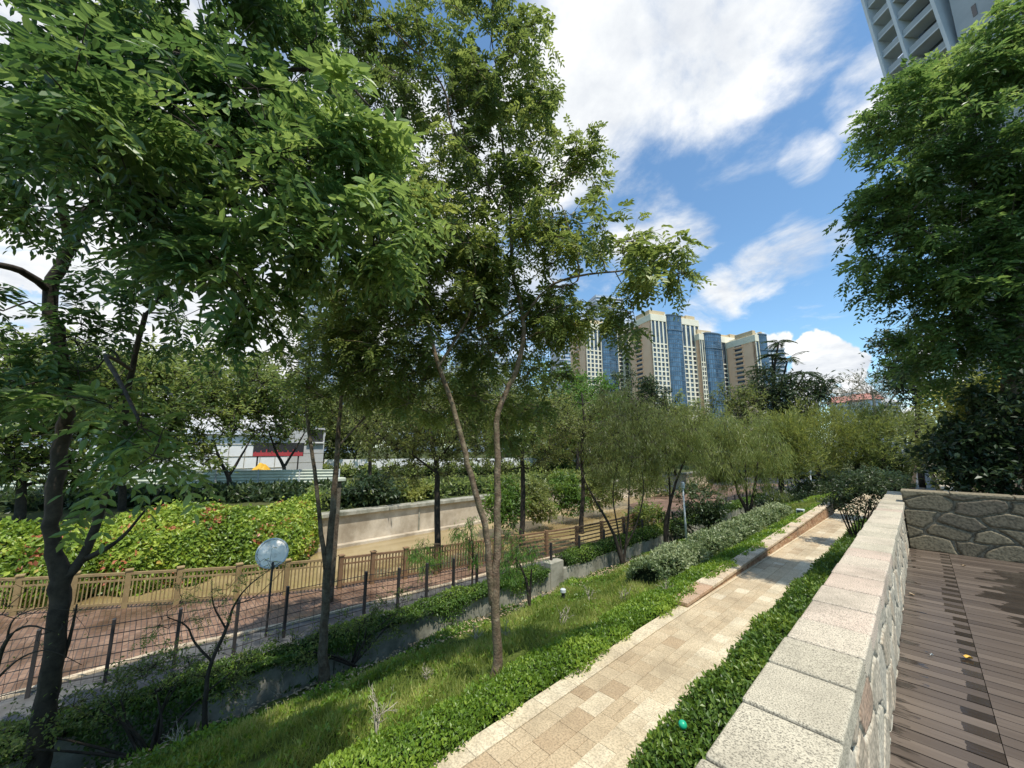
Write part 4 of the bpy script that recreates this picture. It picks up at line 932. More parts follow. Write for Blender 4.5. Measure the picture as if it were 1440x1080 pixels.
# 1 big-leaved tree on the left, crown reaching over the viewpoint
b0=P(55,1078,10.25); b0[2]=slope_z(b0[0])-.05
tree('shade_tree','big leafy tree with forked dark trunk filling the upper left','tree',b0,
 [[np.array([*b0,.18]),*S((62,1010,10.1,.14),(74,930,9.95,.125),(82,860,9.9,.12),(84,815,9.9,.13),(74,765,9.85,.095),(75,705,9.8,.1),(88,615,9.7,.095),(95,555,9.5,.09),(82,480,9.4,.085),(70,410,9.3,.085),(100,345,9.0,.08),(130,280,8.4,.07),(190,220,7.4,.055),(260,170,6.4,.04),(340,150,5.6,.025))],
  S((84,815,9.9,.1),(104,800,9.85,.075),(122,772,9.8,.065),(148,700,9.6,.055),(172,640,9.3,.05),(176,590,9.2,.05),(185,520,9,.04),(205,440,8.6,.035)),
  S((122,785,9.8,.05),(160,765,9.5,.035),(190,735,9.2,.02),(225,690,8.8,.012)),
  S((70,410,9.3,.06),(30,380,9,.05),(-20,370,8.6,.04)),
  S((100,345,9,.06),(75,240,7.8,.05),(60,140,6.8,.04),(30,60,6,.03)),
  S((190,220,7.4,.04),(250,260,6.2,.035),(330,290,5.2,.025),(420,300,4.4,.015)),
  S((260,170,6.4,.04),(360,110,5.4,.03),(460,100,4.8,.02),(520,150,4.3,.012)),
  S((90,925,10.,.03),(102,880,9.9,.02),(108,850,9.8,.012)),S((185,520,9,.03),(150,500,7.2,.025),(170,540,5.6,.02),(195,590,4.8,.012))],
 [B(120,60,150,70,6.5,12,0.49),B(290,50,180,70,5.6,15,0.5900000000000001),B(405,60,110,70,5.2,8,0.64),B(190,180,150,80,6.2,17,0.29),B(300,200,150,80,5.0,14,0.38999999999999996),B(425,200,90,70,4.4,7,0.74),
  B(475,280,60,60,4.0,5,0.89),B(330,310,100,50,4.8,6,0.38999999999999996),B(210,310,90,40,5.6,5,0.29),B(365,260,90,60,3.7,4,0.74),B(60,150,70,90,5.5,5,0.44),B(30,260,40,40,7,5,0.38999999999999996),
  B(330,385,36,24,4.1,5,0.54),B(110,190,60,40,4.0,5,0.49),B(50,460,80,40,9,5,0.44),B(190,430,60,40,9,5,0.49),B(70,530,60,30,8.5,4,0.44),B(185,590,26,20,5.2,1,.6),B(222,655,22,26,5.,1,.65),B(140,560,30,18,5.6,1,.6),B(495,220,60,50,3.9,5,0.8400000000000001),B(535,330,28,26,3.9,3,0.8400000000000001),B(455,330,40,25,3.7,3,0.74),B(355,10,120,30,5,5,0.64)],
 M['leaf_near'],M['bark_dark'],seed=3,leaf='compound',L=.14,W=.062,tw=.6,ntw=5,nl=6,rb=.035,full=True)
# 1b low hanging sprays of the same size leaves, a young tree in front of it
b0=P(195,1078,6.6); b0[2]=slope_z(b0[0])
# 2 middle tree with twin stems
b0=np.array([-4.95,4.34,-3.66])
tree('twin_stem_tree','slender tree in the middle with two light brown stems rising from the slope','tree',b0,
 [[np.array([*b0,.105]),*S((699,930,6.6,0.0760),(697,850,6.6,0.0680),(699,780,6.6,0.0640),(700,700,6.6,0.0560),(699,640,6.6,0.0528),(700,580,6.6,0.0480),(722,530,6.6,0.0440),(736,480,6.6,0.0416),(733,430,6.6,0.0384),(721,385,6.6,0.0352),(719,330,6.6,0.0320),(715,260,6.6,0.0272),(705,190,6.5,0.0216),(700,110,6.4,0.0160),(690,50,6.3,0.0104))],
  S((693,850,6.6,0.0560),(687,790,6.55,0.0528),(682,740,6.5,0.0504),(668,690,6.45,0.0480),(655,640,6.4,0.0448),(641,585,6.4,0.0416),(617,515,6.4,0.0360),(602,455,6.4,0.0288),(598,400,6.4,0.0224),(580,340,6.3,0.0144)),
  S((617,515,6.4,0.0280),(645,470,6.5,0.0240),(662,435,6.5,0.0192),(668,370,6.4,0.0136),(650,310,6.3,0.0080)),
  S((735,450,6.6,0.0280),(770,405,6.4,0.0224),(815,388,6.2,0.0184),(865,382,6.0,0.0144),(925,375,5.8,0.0088)),
  S((770,405,6.4,0.0176),(812,395,6.3,0.0160),(808,350,6.2,0.0128),(790,290,6.1,0.0080)),
  S((719,330,6.6,0.0240),(670,230,6.3,0.0208),(636,180,6.1,0.0192),(626,130,6.0,0.0176),(600,90,5.8,0.0160),(545,35,5.5,0.0112)),
  S((733,430,6.6,0.0240),(690,455,6.8,0.0176),(640,470,7.,0.0128)),
  S((865,382,6.0,0.0096),(885,420,6.0,0.0064),(893,450,6,0.0040))],
 [B(650,30,75,45,6.2,16,.55),B(700,90,85,60,6.3,26,.45),B(735,150,60,60,6.4,18,.45),B(650,150,60,80,6.3,20,.35),B(580,60,60,60,6.0,16,.3),B(560,150,50,60,6.2,10,.3),B(500,30,70,35,6,10,.25),B(710,230,60,40,6.5,12,.4),
  B(640,260,70,50,6.3,18,.5),B(725,280,60,40,6.4,12,.55),B(810,235,40,26,6.3,7,.5),B(830,205,22,16,6.2,2,.5),B(790,300,40,35,6.3,9,.5),B(600,330,70,50,6.3,22,.6),B(670,340,60,40,6.3,14,.5),B(770,350,45,30,6.3,9,.5),
  B(850,345,45,22,6.1,8,.55),B(920,372,42,22,5.9,8,.5),B(955,380,16,10,5.8,2,.5),B(885,425,24,26,6.0,5,.4),B(888,468,14,14,6,2,.35),B(800,430,36,26,6.5,8,.55),B(775,470,35,30,6.8,7,.6),B(560,420,80,50,6.8,30,.4),B(640,420,60,50,6.9,22,.4),B(550,500,70,50,7,24,.35),B(640,500,60,40,7.2,10,.3),B(700,400,60,40,6.8,14,.4),B(520,350,40,40,6.3,6,.5),B(480,450,60,50,7.2,14,.45),B(560,560,60,40,7.6,14,.4),B(660,560,50,40,7.6,12,.4),B(760,430,50,40,7,12,.5),B(755,515,34,34,7.6,10,.4),B(730,590,50,30,8,10,.4),B(470,530,50,40,7.6,10,.4),B(690,470,60,40,7.2,12,.45),B(620,380,70,40,6.6,12,.5)],
 M['leaf_mid'],M['bark_warm'],seed=8,leaf='compound',L=.108,W=.05,tw=.45,ntw=4,nl=5,rb=.024,full=True)
# 3 slim dark tree left of it
b0=np.array([-9.85,3.49,-5.4])
tree('slim_tree','slim dark tree with two thin stems left of the twin stem tree','tree',b0,
 [[np.array([*b0,.14]),*S((455,900,10.4,.1),(459,820,10.4,.09),(465,750,10.4,.08),(470,690,10.4,.07),(474,630,10.4,.06),(480,560,10.4,.045),(485,480,10.3,.03),(480,430,10.3,.02))],
  S((458,800,10.4,.06),(450,730,10.4,.05),(442,660,10.4,.045),(433,595,10.4,.042),(432,540,10.3,.036),(436,500,10.3,.03),(430,440,10.2,.02)),
  S((474,630,10.4,.03),(510,590,10.4,.022),(540,560,10.3,.012))],
 [B(450,420,70,45,10.2,26,.45),B(500,460,60,50,10.3,24,.4),B(440,500,50,40,10.3,16,.35),B(400,430,40,30,10,8,.5),B(500,540,60,50,10.4,20,.3),B(540,500,50,60,10.4,14,.3)],
 M['leaf_mid'],M['bark'],seed=12,leaf='compound',L=.1,W=.05,tw=.5,ntw=4,nl=5,rb=.03)
# thin feathery bush-tree around the slim trunks
b0=P(492,1020,9.6); b0[2]=slope_z(b0[0])-.05; b0=np.array([b0[0]-.3,b0[1]+.9,slope_z(b0[0]-.3)-.05])
# sapling nearly bare on the near slope
b0=np.array([-9.63,1.39,-5.3])
tree('bare_sapling','thin dark sapling almost bare of leaves in front of the retaining wall','tree',b0,
 [[np.array([*b0,.05]),*S((288,980,9.6,.04),(298,930,9.6,.034),(318,885,9.6,.03),(330,850,9.6,.02),(352,822,9.5,.012),(395,790,9.4,.007))],
  S((298,930,9.6,.022),(275,905,9.6,.018),(262,880,9.6,.013),(235,868,9.5,.008)),
  S((318,885,9.6,.018),(300,850,9.6,.012),(298,815,9.6,.006)),S((330,850,9.6,.012),(360,838,9.5,.008),(400,800,9.4,.005))],
 [B(340,830,40,18,9.5,6,.5),B(255,870,40,14,9.5,7,.75),B(270,835,34,14,9.5,5,.75),B(365,800,26,16,9.4,3,.5),B(300,850,25,25,9.6,4,.6)],
 M['leaf_lime'],M['bark_dark'],seed=14,leaf='compound',L=.05,W=.02,tw=.35,ntw=3,nl=2,rb=.012,twr=.004)
b0=P(30,1050,9.); b0[2]=slope_z(b0[0])
b0=P(-20,1000,10.5); b0=np.array([b0[0],b0[1],slope_z(b0[0])-.1])
tree('bare_shrub','tangle of thin dark arching twigs at the far left edge','shrub',b0,
 [[np.array([*b0,.05]),*S((-10,960,10.3,.035),(10,900,10.1,.025),(40,880,9.9,.015),(80,890,9.7,.006))],
  S((-10,960,10.3,.02),(30,925,10,.014),(70,915,9.8,.008),(115,935,9.7,.004)),S((10,900,10.1,.016),(20,870,10,.01),(60,855,9.8,.007),(110,860,9.6,.004))],
 [B(60,880,50,16,9.8,5,.4),B(20,860,30,30,10,5,.4)],M['leaf_mid'],M['bark_dark'],seed=15,L=.05,W=.025,tw=.4,ntw=3,nl=2,rb=.012,twr=.004)
# dark trunks along the canal edge
def bank_tree(label,px,ty,d,crown,seed,r=.13,leafm='leaf_bank',z=-5.05,barkm='bark_dark',L=.15,W=.07,tw=.7,name='bank_tree',leaf='simple',ntw=8,nl=9,droop=.0,group=None,cat='tree',stems=None):
    g=P(px,ty,d); g[2]=z
    st=[[np.array([*g,r*1.25]),np.array([g[0],g[1],z+.7,r]),*S((px+2,ty-60,d,r*.85),(px,ty-110,d,r*.75),(px+3,ty-160,d,r*.5),(px,ty-200,d,r*.3))]] if stems is None else [[np.array([*g,r*1.25])]+stems[0]]+stems[1:]
    return tree(name,label,cat,g,st,crown,M[leafm],M[barkm],seed=seed,L=L,W=W,tw=tw,ntw=ntw,nl=nl,rb=.06*r/.13,twr=.012,leaf=leaf,droop=droop,group=group)
bank_tree('dark trunked tree on the canal bank seen left of the twin stems',615,800,16.8,
 [B(590,600,90,50,16.8,60,.45),B(540,590,60,50,16,34,.4),B(640,570,60,50,17,36,.45),B(600,655,60,22,16.5,14,.3),B(560,640,30,25,16.5,6,.35),B(650,620,40,40,17,10,.3),B(590,540,80,40,17,18,.45)],31,
 stems=[S((615,760,16.8,.13),(615,700,16.8,.12),(614,655,16.8,.1),(605,610,16.8,.08),(600,560,16.8,.05)),S((614,665,16.8,.05),(580,640,16.6,.035),(555,630,16.5,.02)),S((614,650,16.8,.05),(645,610,16.8,.035),(660,580,16.8,.02))])
bank_tree('dark trunked tree on the canal bank just right of the twin stems',734,755,20.5,
 [B(730,600,60,50,20.5,56,.45),B(770,590,50,50,21,40,.5),B(690,590,40,50,20,30,.4),B(735,650,50,18,20.5,12,.3),B(700,550,60,30,20.5,14,.4),B(770,640,25,22,20.5,6,.4)],32,r=.14)
bank_tree('third dark trunked canal bank tree, right of the other two',818,752,24,
 [B(820,620,50,40,24,44,.5),B(850,600,35,40,24,26,.45),B(790,600,40,40,24,26,.5),B(850,655,22,18,24,8,.8),B(815,590,50,30,24,14,.5)],33,r=.14)
# multi stemmed feathery trees on the slope
def willow(label,px,py,d,stems,crown,seed,leafm='leaf_willow',L=.22,W=.02,tw=.6,ntw=9,nl=11,r=.08,z=None,name='willow_tree',droop=.5,group=None):
    g=P(px,py,d); g[2]=slope_z(g[0])-.05 if z is None else z
    sts=[[np.array([*g,r*1.2])]+stems[0]]+[[np.array([*g,r*.9])]+s for s in stems[1:]]
    return tree(name,label,'tree',g,sts,crown,M[leafm],M['bark_dark'],seed=seed,leaf='willow',L=L,W=W,tw=tw,ntw=ntw,nl=nl,rb=.03,twr=.006,droop=droop,group=group)
willow('many stemmed feathery tree with splayed dark stems left of the pale lamp post',876,795,19.2,
 [S((868,765,19.2,.09),(855,735,19.1,.06),(835,700,19,.045),(820,670,18.9,.03),(812,640,18.9,.02)),S((880,765,19.2,.06),(884,720,19.2,.045),(885,680,19.2,.03),(890,630,19.2,.02)),S((880,770,19.2,.05),(896,735,19.3,.035),(905,690,19.3,.03),(900,640,19.3,.02)),S((872,760,19.2,.04),(862,700,19.2,.03),(868,650,19.2,.02))],
 [B(880,610,50,65,19.2,56,.4),B(850,640,40,50,19,30,.45),B(905,600,35,65,19.3,30,.45),B(870,560,35,30,19.2,12,.3)],41,leafm='leaf_bank')
willow('feathery olive tree with a leaning dark stem beside the pale lamp post',936,775,21.4,
 [S((936,740,21.4,.1),(942,710,21.4,.08),(950,680,21.4,.06),(962,650,21.4,.045),(975,630,21.3,.03)),S((942,705,21.4,.05),(940,660,21.4,.04),(935,620,21.4,.03)),],
 [B(935,620,50,55,21.4,60,.5),B(965,600,34,45,21.4,34,.55),B(915,650,25,50,21.4,16,.35),B(925,590,40,25,21.4,12,.6),B(975,640,18,35,21.4,8,.55)],42)
willow('willow with a V shaped fork standing behind the lumpy hedge',1051,732,31.5,
 [S((1049,715,31.5,.14),(1040,698,31.5,.09),(1032,670,31.5,.07),(1025,640,31.5,.05)),S((1058,705,31.5,.1),(1062,680,31.5,.08),(1066,650,31.5,.05)),S((1050,690,31.5,.06),(1048,650,31.5,.04))],
 [B(1040,630,62,55,31.5,74,.6),B(995,640,34,50,31.5,30,.55),B(1085,650,30,40,31,16,.6),B(1040,600,45,30,31.5,18,.65),B(1000,615,25,35,31.5,12,.5)],43,L=.34,W=.035,tw=.9,leafm='leaf_willow')
willow('small weeping sapling with drooping green leaves right of the twin stems',745,858,12.6,
 [S((743,835,12.6,.05),(738,810,12.6,.035),(726,785,12.6,.02)),S((746,820,12.6,.03),(748,790,12.6,.02),(746,765,12.6,.012))],
 [B(722,775,26,28,12.6,12,.5),B(745,775,14,16,12.5,5,.6),B(712,800,16,24,12.6,6,.5)],44,L=.18,W=.02,tw=.35,ntw=7,nl=8,r=.035,leafm='leaf_bright')
willow('small weeping sapling by the wire fence left of the twin stems',665,850,14.3,
 [S((664,820,14.3,.035),(665,780,14.3,.028),(662,745,14.3,.018))],
 [B(655,745,22,16,14.3,10,.6),B(668,770,14,16,14.3,5,.5)],45,L=.18,W=.02,tw=.4,ntw=7,nl=7,r=.04,leafm='leaf_bright',z=-5.0)
willow('drooping green sapling beside the dark picket fence',601,850,14.6,
 [S((600,820,14.6,.03),(602,790,14.6,.02))],[B(604,790,16,18,14.6,6,.5),B(590,770,16,12,14.6,4,.5)],46,L=.18,W=.02,tw=.35,r=.03,leafm='leaf_bright',z=-5.0)
# rounded lime willows further along the slope
for i,(px,py,d,rx,ry,lm,lab) in enumerate([(1098,630,44,44,46,'leaf_lime','bright lime willow behind the V forked willow'),(1150,618,56,52,52,'leaf_lime','broad yellow green willow at the centre of the far row'),(1205,618,62,46,50,'leaf_willow','rounded olive green willow right of the broad yellow one'),(1252,618,58,44,48,'leaf_willow','last feathery willow of the far row above the end of the parapet'),(1120,600,70,30,26,'leaf_lime','small lime crown peeping over the willows below the dark tree')]):
    g=P(px,py,d)
    willow(lab,px,py+50,d,[S((px-2,py+35,d,.16),(px-8,py+15,d,.12),(px-15,py,d,.08)),S((px+3,py+30,d,.12),(px+12,py+5,d,.08))],
      [B(px,py,rx,ry,d,70,.5),B(px-rx*.5,py+ry*.4,rx*.5,ry*.5,d-2,16,.4),B(px+rx*.4,py-ry*.4,rx*.5,ry*.5,d,16,.7)],50+i,leafm=lm,L=.5,W=.07,tw=1.4,ntw=9,nl=10,z=-4.8 if px<1190 else -4.6,droop=.1,r=.14,group='willows along the far end of the slope')
# far bank trees
def far_tree(label,px,py,d,crown,seed,r=.2,leafm='leaf_mid',z=-4.4,L=.42,W=.2,tw=1.6,fork=True,trunkh=40,group=None,ntw=8,nl=9,name='broadleaf_tree'):
    g=P(px,py,d); g[2]=z
    cx,cy=px,py-trunkh
    sts=[[np.array([*g,r*1.2])]+S((px,py-trunkh*.4,d,r),(px-1,cy,d,r*.85),(px-12,cy-22,d,r*.55),(px-22,cy-50,d,r*.35)),S((px-1,cy,d,r*.7),(px+12,cy-20,d,r*.5),(px+28,cy-48,d,r*.3))]
    return tree(name,label,'tree',g,sts,crown,M[leafm],M['bark_dark'],seed=seed,L=L,W=W,tw=tw,ntw=ntw,nl=nl,rb=.14,twr=.03,group=group)
far_tree('far bank tree with a Y shaped trunk before the white building',322,702,40,[B(320,580,70,40,40,34,.5),B(270,560,50,50,40,20,.45),B(360,550,50,40,40,20,.5),B(310,530,60,40,41,20,.55),B(260,620,40,22,39,10,.5),B(300,640,30,14,39,6,.6)],61,trunkh=32)
far_tree('far bank tree standing in front of the red sign',400,692,44,[B(400,590,50,34,44,26,.5),B(430,570,40,40,44,16,.45),B(390,560,45,35,44,18,.55),B(380,615,30,14,44,6,.5)],62,r=.2,trunkh=35,L=.38)
far_tree('broad dark tree on the far bank behind the left trunk',172,705,38,[B(180,590,70,50,38,34,.4),B(110,560,60,60,38,26,.35),B(230,560,50,50,38,20,.45),B(150,520,70,40,38,20,.5),B(200,640,50,20,37,10,.4)],63,leafm='leaf_mid')
far_tree('dense tree at the left edge on the far bank',30,715,34,[B(30,590,80,60,34,36,.35),B(-20,640,60,40,34,16,.4),B(60,660,50,30,34,14,.4),B(20,520,70,40,34,20,.4)],64)
far_tree('tall pale green tree beyond the site building at left',250,650,75,[B(255,535,70,35,75,30,.7),B(200,520,50,30,75,20,.6),B(310,520,60,30,75,20,.7),B(370,540,50,30,75,16,.6)],65,L=.8,W=.4,tw=2.6,leafm='leaf_bank')
far_tree('bright green tree across the canal in front of the cream towers',812,650,52,[B(815,570,52,50,52,60,.5),B(790,540,35,30,52,22,.65),B(840,560,28,35,52,18,.5),B(770,580,40,35,52,20,.45)],66,leafm='leaf_bright',L=.4,W=.17,tw=1.5,trunkh=30)
far_tree('dull green tree behind the twin stems on the far bank',700,660,50,[B(700,560,60,45,50,40,.45),B(650,540,50,40,50,24,.5),B(740,540,40,40,50,20,.5)],67,leafm='leaf_mid',L=.42,W=.2)
far_tree('tree behind the slim trunks on the far bank',520,670,46,[B(520,580,60,45,46,36,.4),B(470,570,40,40,46,20,.45),B(560,560,50,40,46,20,.4)],68,leafm='leaf_bank',L=.4,W=.2)
far_tree('dark conical tree before the tallest cream tower',908,640,62,[B(908,575,34,36,62,36,.45),B(915,548,20,18,62,12,.5),B(888,600,30,30,62,20,.4),B(870,545,24,24,62,12,.6)],69,leafm='leaf_dark',L=.5,W=.2,tw=1.6,trunkh=30)
far_tree('airy bronze green tree in front of the lower cream tower',1000,650,60,[B(985,595,34,30,60,22,.5),B(1030,590,40,45,60,34,.4),B(1045,560,30,25,60,14,.5)],70,leafm='leaf_bank',L=.4,W=.16,tw=1.6,trunkh=30)
far_tree('dark spreading tree rising above the lime willows',1105,640,66,[B(1110,560,46,32,66,44,.4),B(1140,548,28,18,66,16,.4),B(1080,545,30,28,66,18,.45),B(1070,580,40,30,66,20,.35)],71,leafm='leaf_dark',L=.55,W=.2,tw=1.8,trunkh=30)
for i,(px,d,cy,lm,lab) in enumerate([(455,70,600,'leaf_mid','tree in the far row just right of the concrete block'),(500,66,585,'leaf_bank','rounded tree of the far row behind the grey post'),(560,72,590,'leaf_mid','tree of the far row right of the dark hanging shrub'),(630,70,585,'leaf_bank','tree of the far row left of the twin stems'),(690,74,590,'leaf_mid','tree of the far row seen between the twin stems'),(745,72,595,'leaf_bank','tree of the far row right of the twin stems'),(790,66,600,'leaf_mid','tree of the far row before the left cream tower'),(850,70,600,'leaf_bank','tree of the far row beneath the left cream tower'),(890,64,610,'leaf_mid','low tree of the far row behind the splayed stems'),(950,66,605,'leaf_bank','tree of the far row under the tallest cream tower')]):
    far_tree(lab,px,668,d,[B(px,cy,44,34,d,40,.5),B(px-22,cy+22,30,22,d,18,.4),B(px+22,cy+15,30,26,d,18,.5),B(px+5,cy-20,30,20,d,14,.6),B(px,cy+40,36,14,d,12,.4)],300+i,leafm=lm,L=.55,W=.26,tw=2.0,trunkh=26,group='row of trees beyond the far canal bank')
a=P(455,660,64); b_=P(900,655,78); t=thing('site_hoarding','long plain white hoarding glimpsed under the far row of trees','hoarding',(a[0],a[1],-4.3)); n_=26
for i in range(n_):
    p=a+(b_-a)*i/n_; q=a+(b_-a)*(i+1)/n_; k=MB(); k.bar((p[0],p[1],-3.0),(q[0]-(q[0]-p[0])*.05,q[1]-(q[1]-p[1])*.05,-3.0),.08,2.2); k.build('hoarding_panel',M['white'],t,offset=(a[0],a[1],-4.3))
hedge('hoarding_undergrowth','scrubby green growth in front of the long white hoarding','undergrowth',[(a[0]+3,a[1]-2),(b_[0]+2,b_[1]-3)],1.6,lambda x,y:-4.35,1.35,7000,M['leaf_mid'],.45,.2,330,lump=.6)
# tall tree with drooping fronds above it
def frond_tree(label,px,py,d,tops,seed):
    rng=np.random.default_rng(seed); g=P(px,py,d); g[2]=-4.5; t=thing('palm_like_tree',label,'tree',tuple(g)); mb=MB(); P_=[];D_=[]
    for (tx,ty) in tops:
        c=P(tx,ty,d); a=np.array([g[0],g[1],c[2]-7.]); mb.tube([tuple(a if ty>480 else g),tuple((a+c)/2+rng.normal(size=3)*.2),tuple(c)],[.28,.18,.1],6)
        for i in range(10):
            an=rng.uniform(0,2*math.pi); dd=np.array([math.cos(an),math.sin(an),rng.uniform(.0,.7)]); l=rng.uniform(1.6,2.8)
            pts=[c+dd*l*s+np.array([0,0,-1.1*s*s]) for s in np.linspace(0,1,6)]; mb.tube(pts,[.05,.04,.04,.03,.02,.01],3)
            for s in np.linspace(.2,1,12):
                p=c+dd*l*s+np.array([0,0,-1.1*s*s]); sd_=np.cross(dd,[0,0,1.]); 
                for sg in (-1,1): P_.append(p); D_.append(sd_*sg+dd*.5+np.array([0,0,-.5]))
    P_=np.array(P_);D_=np.array(D_); n=len(P_)
    V,Fq,T=leaves_mesh(P_,D_,np.tile([0,0,1.],(n,1))+rng.normal(size=(n,3))*.2,rng.uniform(.5,.9,n),np.full(n,.16),rng.uniform(.2,.7,n))
    mb.build('trunk',M['bark_dark'],t,offset=g); mesh_obj('crown',V,Fq,M['leaf_dark'],t,T,offset=g)
frond_tree('dark tree with drooping feather like fronds standing tallest right of the towers',1098,640,68,[(1095,482),(1086,500),(1108,505),(1132,525),(1075,520)],5)
# right hand tree
b0=np.array([2.1,13.6,-1.9])
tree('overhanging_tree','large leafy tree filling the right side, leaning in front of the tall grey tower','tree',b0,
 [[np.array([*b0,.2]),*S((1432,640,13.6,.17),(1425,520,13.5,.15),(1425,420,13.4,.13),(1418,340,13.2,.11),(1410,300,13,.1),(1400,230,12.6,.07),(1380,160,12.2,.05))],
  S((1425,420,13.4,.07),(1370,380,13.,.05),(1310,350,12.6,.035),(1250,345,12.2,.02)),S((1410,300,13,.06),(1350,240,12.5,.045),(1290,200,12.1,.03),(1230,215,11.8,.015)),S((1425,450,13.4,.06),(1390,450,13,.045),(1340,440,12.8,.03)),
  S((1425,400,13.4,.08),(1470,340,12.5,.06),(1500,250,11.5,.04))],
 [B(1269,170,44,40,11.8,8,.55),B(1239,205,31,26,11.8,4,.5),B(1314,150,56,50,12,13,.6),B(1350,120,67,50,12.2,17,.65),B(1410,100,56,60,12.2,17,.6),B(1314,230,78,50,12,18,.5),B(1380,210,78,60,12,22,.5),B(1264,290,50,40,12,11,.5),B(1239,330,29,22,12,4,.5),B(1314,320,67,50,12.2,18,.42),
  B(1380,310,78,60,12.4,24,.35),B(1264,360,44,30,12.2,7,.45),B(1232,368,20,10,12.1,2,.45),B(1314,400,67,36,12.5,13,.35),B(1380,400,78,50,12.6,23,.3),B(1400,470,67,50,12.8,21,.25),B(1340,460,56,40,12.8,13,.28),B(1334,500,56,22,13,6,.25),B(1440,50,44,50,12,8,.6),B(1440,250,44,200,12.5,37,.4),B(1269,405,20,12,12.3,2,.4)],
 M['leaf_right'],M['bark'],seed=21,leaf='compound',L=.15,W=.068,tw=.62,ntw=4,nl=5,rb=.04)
b0=np.array([1.3,24.0,-1.9])
far=P(1290,640,26)
tree('dark_small_tree','blue green shrubby tree between the right tree and the far willows','tree',(far[0],far[1],-1.9),
 [[np.array([far[0],far[1],-1.9,.12]),*S((1290,600,26,.1),(1292,560,26,.08),(1290,520,26,.05),(1285,490,26,.03))]],
 [B(1285,490,28,26,26,20,.5),B(1265,485,22,16,26,8,.55),B(1300,530,36,30,26,24,.4),B(1270,530,25,18,26,8,.4),B(1310,560,40,28,26,20,.35)],M['leaf_dark'],M['bark_dark'],seed=22,L=.2,W=.1,tw=.8,ntw=7,nl=8,rb=.04,twr=.012)
b0=P(1232,600,60)
tree('bare_twiggy_tree','distant almost leafless tree with fine grey twigs against the white cloud','tree',(b0[0],b0[1],-4.),
 [[np.array([b0[0],b0[1],-4.,.25]),*S((1232,600,60,.2),(1230,570,60,.13),(1225,545,60,.08))],S((1232,590,60,.12),(1255,560,60,.08),(1270,535,60,.05))],
 [B(1225,545,36,22,60,30,.4),B(1262,540,30,22,60,22,.4),B(1200,560,24,14,60,10,.4)],M['leaf_dark'],M['twig'],seed=23,L=.3,W=.12,tw=2.2,ntw=7,nl=3,rb=.07,twr=.022)
# dark shrubs over the cross wall
def shrub(label,px,py,d,blobs,seed,leafm,z,L=.12,W=.06,tw=.35,ntw=8,nl=8,name='shrub',barkm='bark_dark',r=.03,nst=5,cat='shrub',top=None):
    g=P(px,py,d); g[2]=z; rng=random.Random(seed); sts=[]
    bs=[b_ for b_ in blobs]
    for i in range(nst):
        c=np.array(rng.choice(bs)[0]); c=c+np.array([rng.uniform(-.2,.2),rng.uniform(-.2,.2),-.05]); a=g+np.array([rng.uniform(-.08,.08),rng.uniform(-.08,.08),0]); m=(a+c)/2+np.array([rng.uniform(-.1,.1)]*2+[.05])
        sts.append([np.array([*a,r]),np.array([*m,r*.7]),np.array([*c,r*.4])])
    return tree(name,label,cat,g,sts,blobs,M[leafm],M[barkm],seed=seed,L=L,W=W,tw=tw,ntw=ntw,nl=nl,rb=.015,twr=.004)
shrub('dense dark shrub spilling over the cross wall at the right edge',1400,700,12.6,[B(1400,620,60,60,12.6,50,.25),B(1350,640,40,40,12.4,26,.25),B(1430,680,40,40,11.9,22,.2),B(1370,680,30,24,12,12,.25),B(1440,590,50,60,12.4,30,.3)],24,'leaf_dark',-1.85,L=.13,W=.07,tw=.35)
shrub('sunlit yellow green bush above the dark shrub, under the right tree',1395,640,15,[B(1400,560,50,22,15,26,.75),B(1360,575,36,20,15,16,.7),B(1435,535,30,25,15,14,.7)],25,'leaf_lime',-1.85,L=.16,W=.07,tw=.5)
shrub('olive bush beside the low mossy wall',1330,670,20,[B(1335,620,40,40,20,34,.4),B(1305,640,20,24,20,10,.4),B(1345,660,24,24,18,12,.6),B(1300,600,40,30,24,20,.4)],26,'leaf_bank',-1.85,L=.16,W=.07,tw=.55)
shrub('dark open shrub with fanned stems against the end of the parapet',1206,760,18.6,[B(1180,700,26,14,18.4,14,.45),B(1210,690,34,14,18.4,18,.5),B(1240,680,26,12,18.4,12,.6),B(1200,715,34,12,18.4,12,.3),B(1230,705,20,12,18.4,8,.3)],27,'leaf_dark',-3.45,L=.12,W=.045,tw=.35,nst=10,r=.03)
shrub('flat pale topped bush beyond the end of the stone parapet',1250,700,26,[B(1240,672,34,9,26,16,.6),B(1265,680,14,8,26,6,.5)],28,'leaf_pale',-3.4,L=.14,W=.05,tw=.4,nst=6)
shrub('rounded dark green shrub behind the slim lamp post',1000,750,25.5,[B(985,710,32,26,25.5,30,.5),B(1005,735,20,24,25.5,14,.4),B(955,735,20,20,25,10,.4)],29,'leaf_dark',-5.0,L=.22,W=.1,tw=.5)
shrub('glossy green shrub at the foot of the splayed stems',905,735,25,[B(905,725,26,18,25,20,.7),B(890,740,16,12,25,8,.6)],30,'leaf_mid',-5.0,L=.22,W=.1,tw=.5)
shrub('dark shrub hanging over the canal wall beside the square grey post',520,705,31.5,[B(520,690,24,22,31.5,22,.35),B(495,700,20,20,31,12,.3),B(545,690,26,14,31.5,12,.35),B(500,725,14,12,30.5,6,.3)],81,'leaf_dark',-4.3,L=.34,W=.15,tw=.8)
shrub('sunlit low bush on top of the far canal wall',580,695,33,[B(580,688,22,10,33,14,.8),B(560,694,14,7,33,6,.7)],82,'leaf_lime',-4.3,L=.3,W=.14,tw=.6)
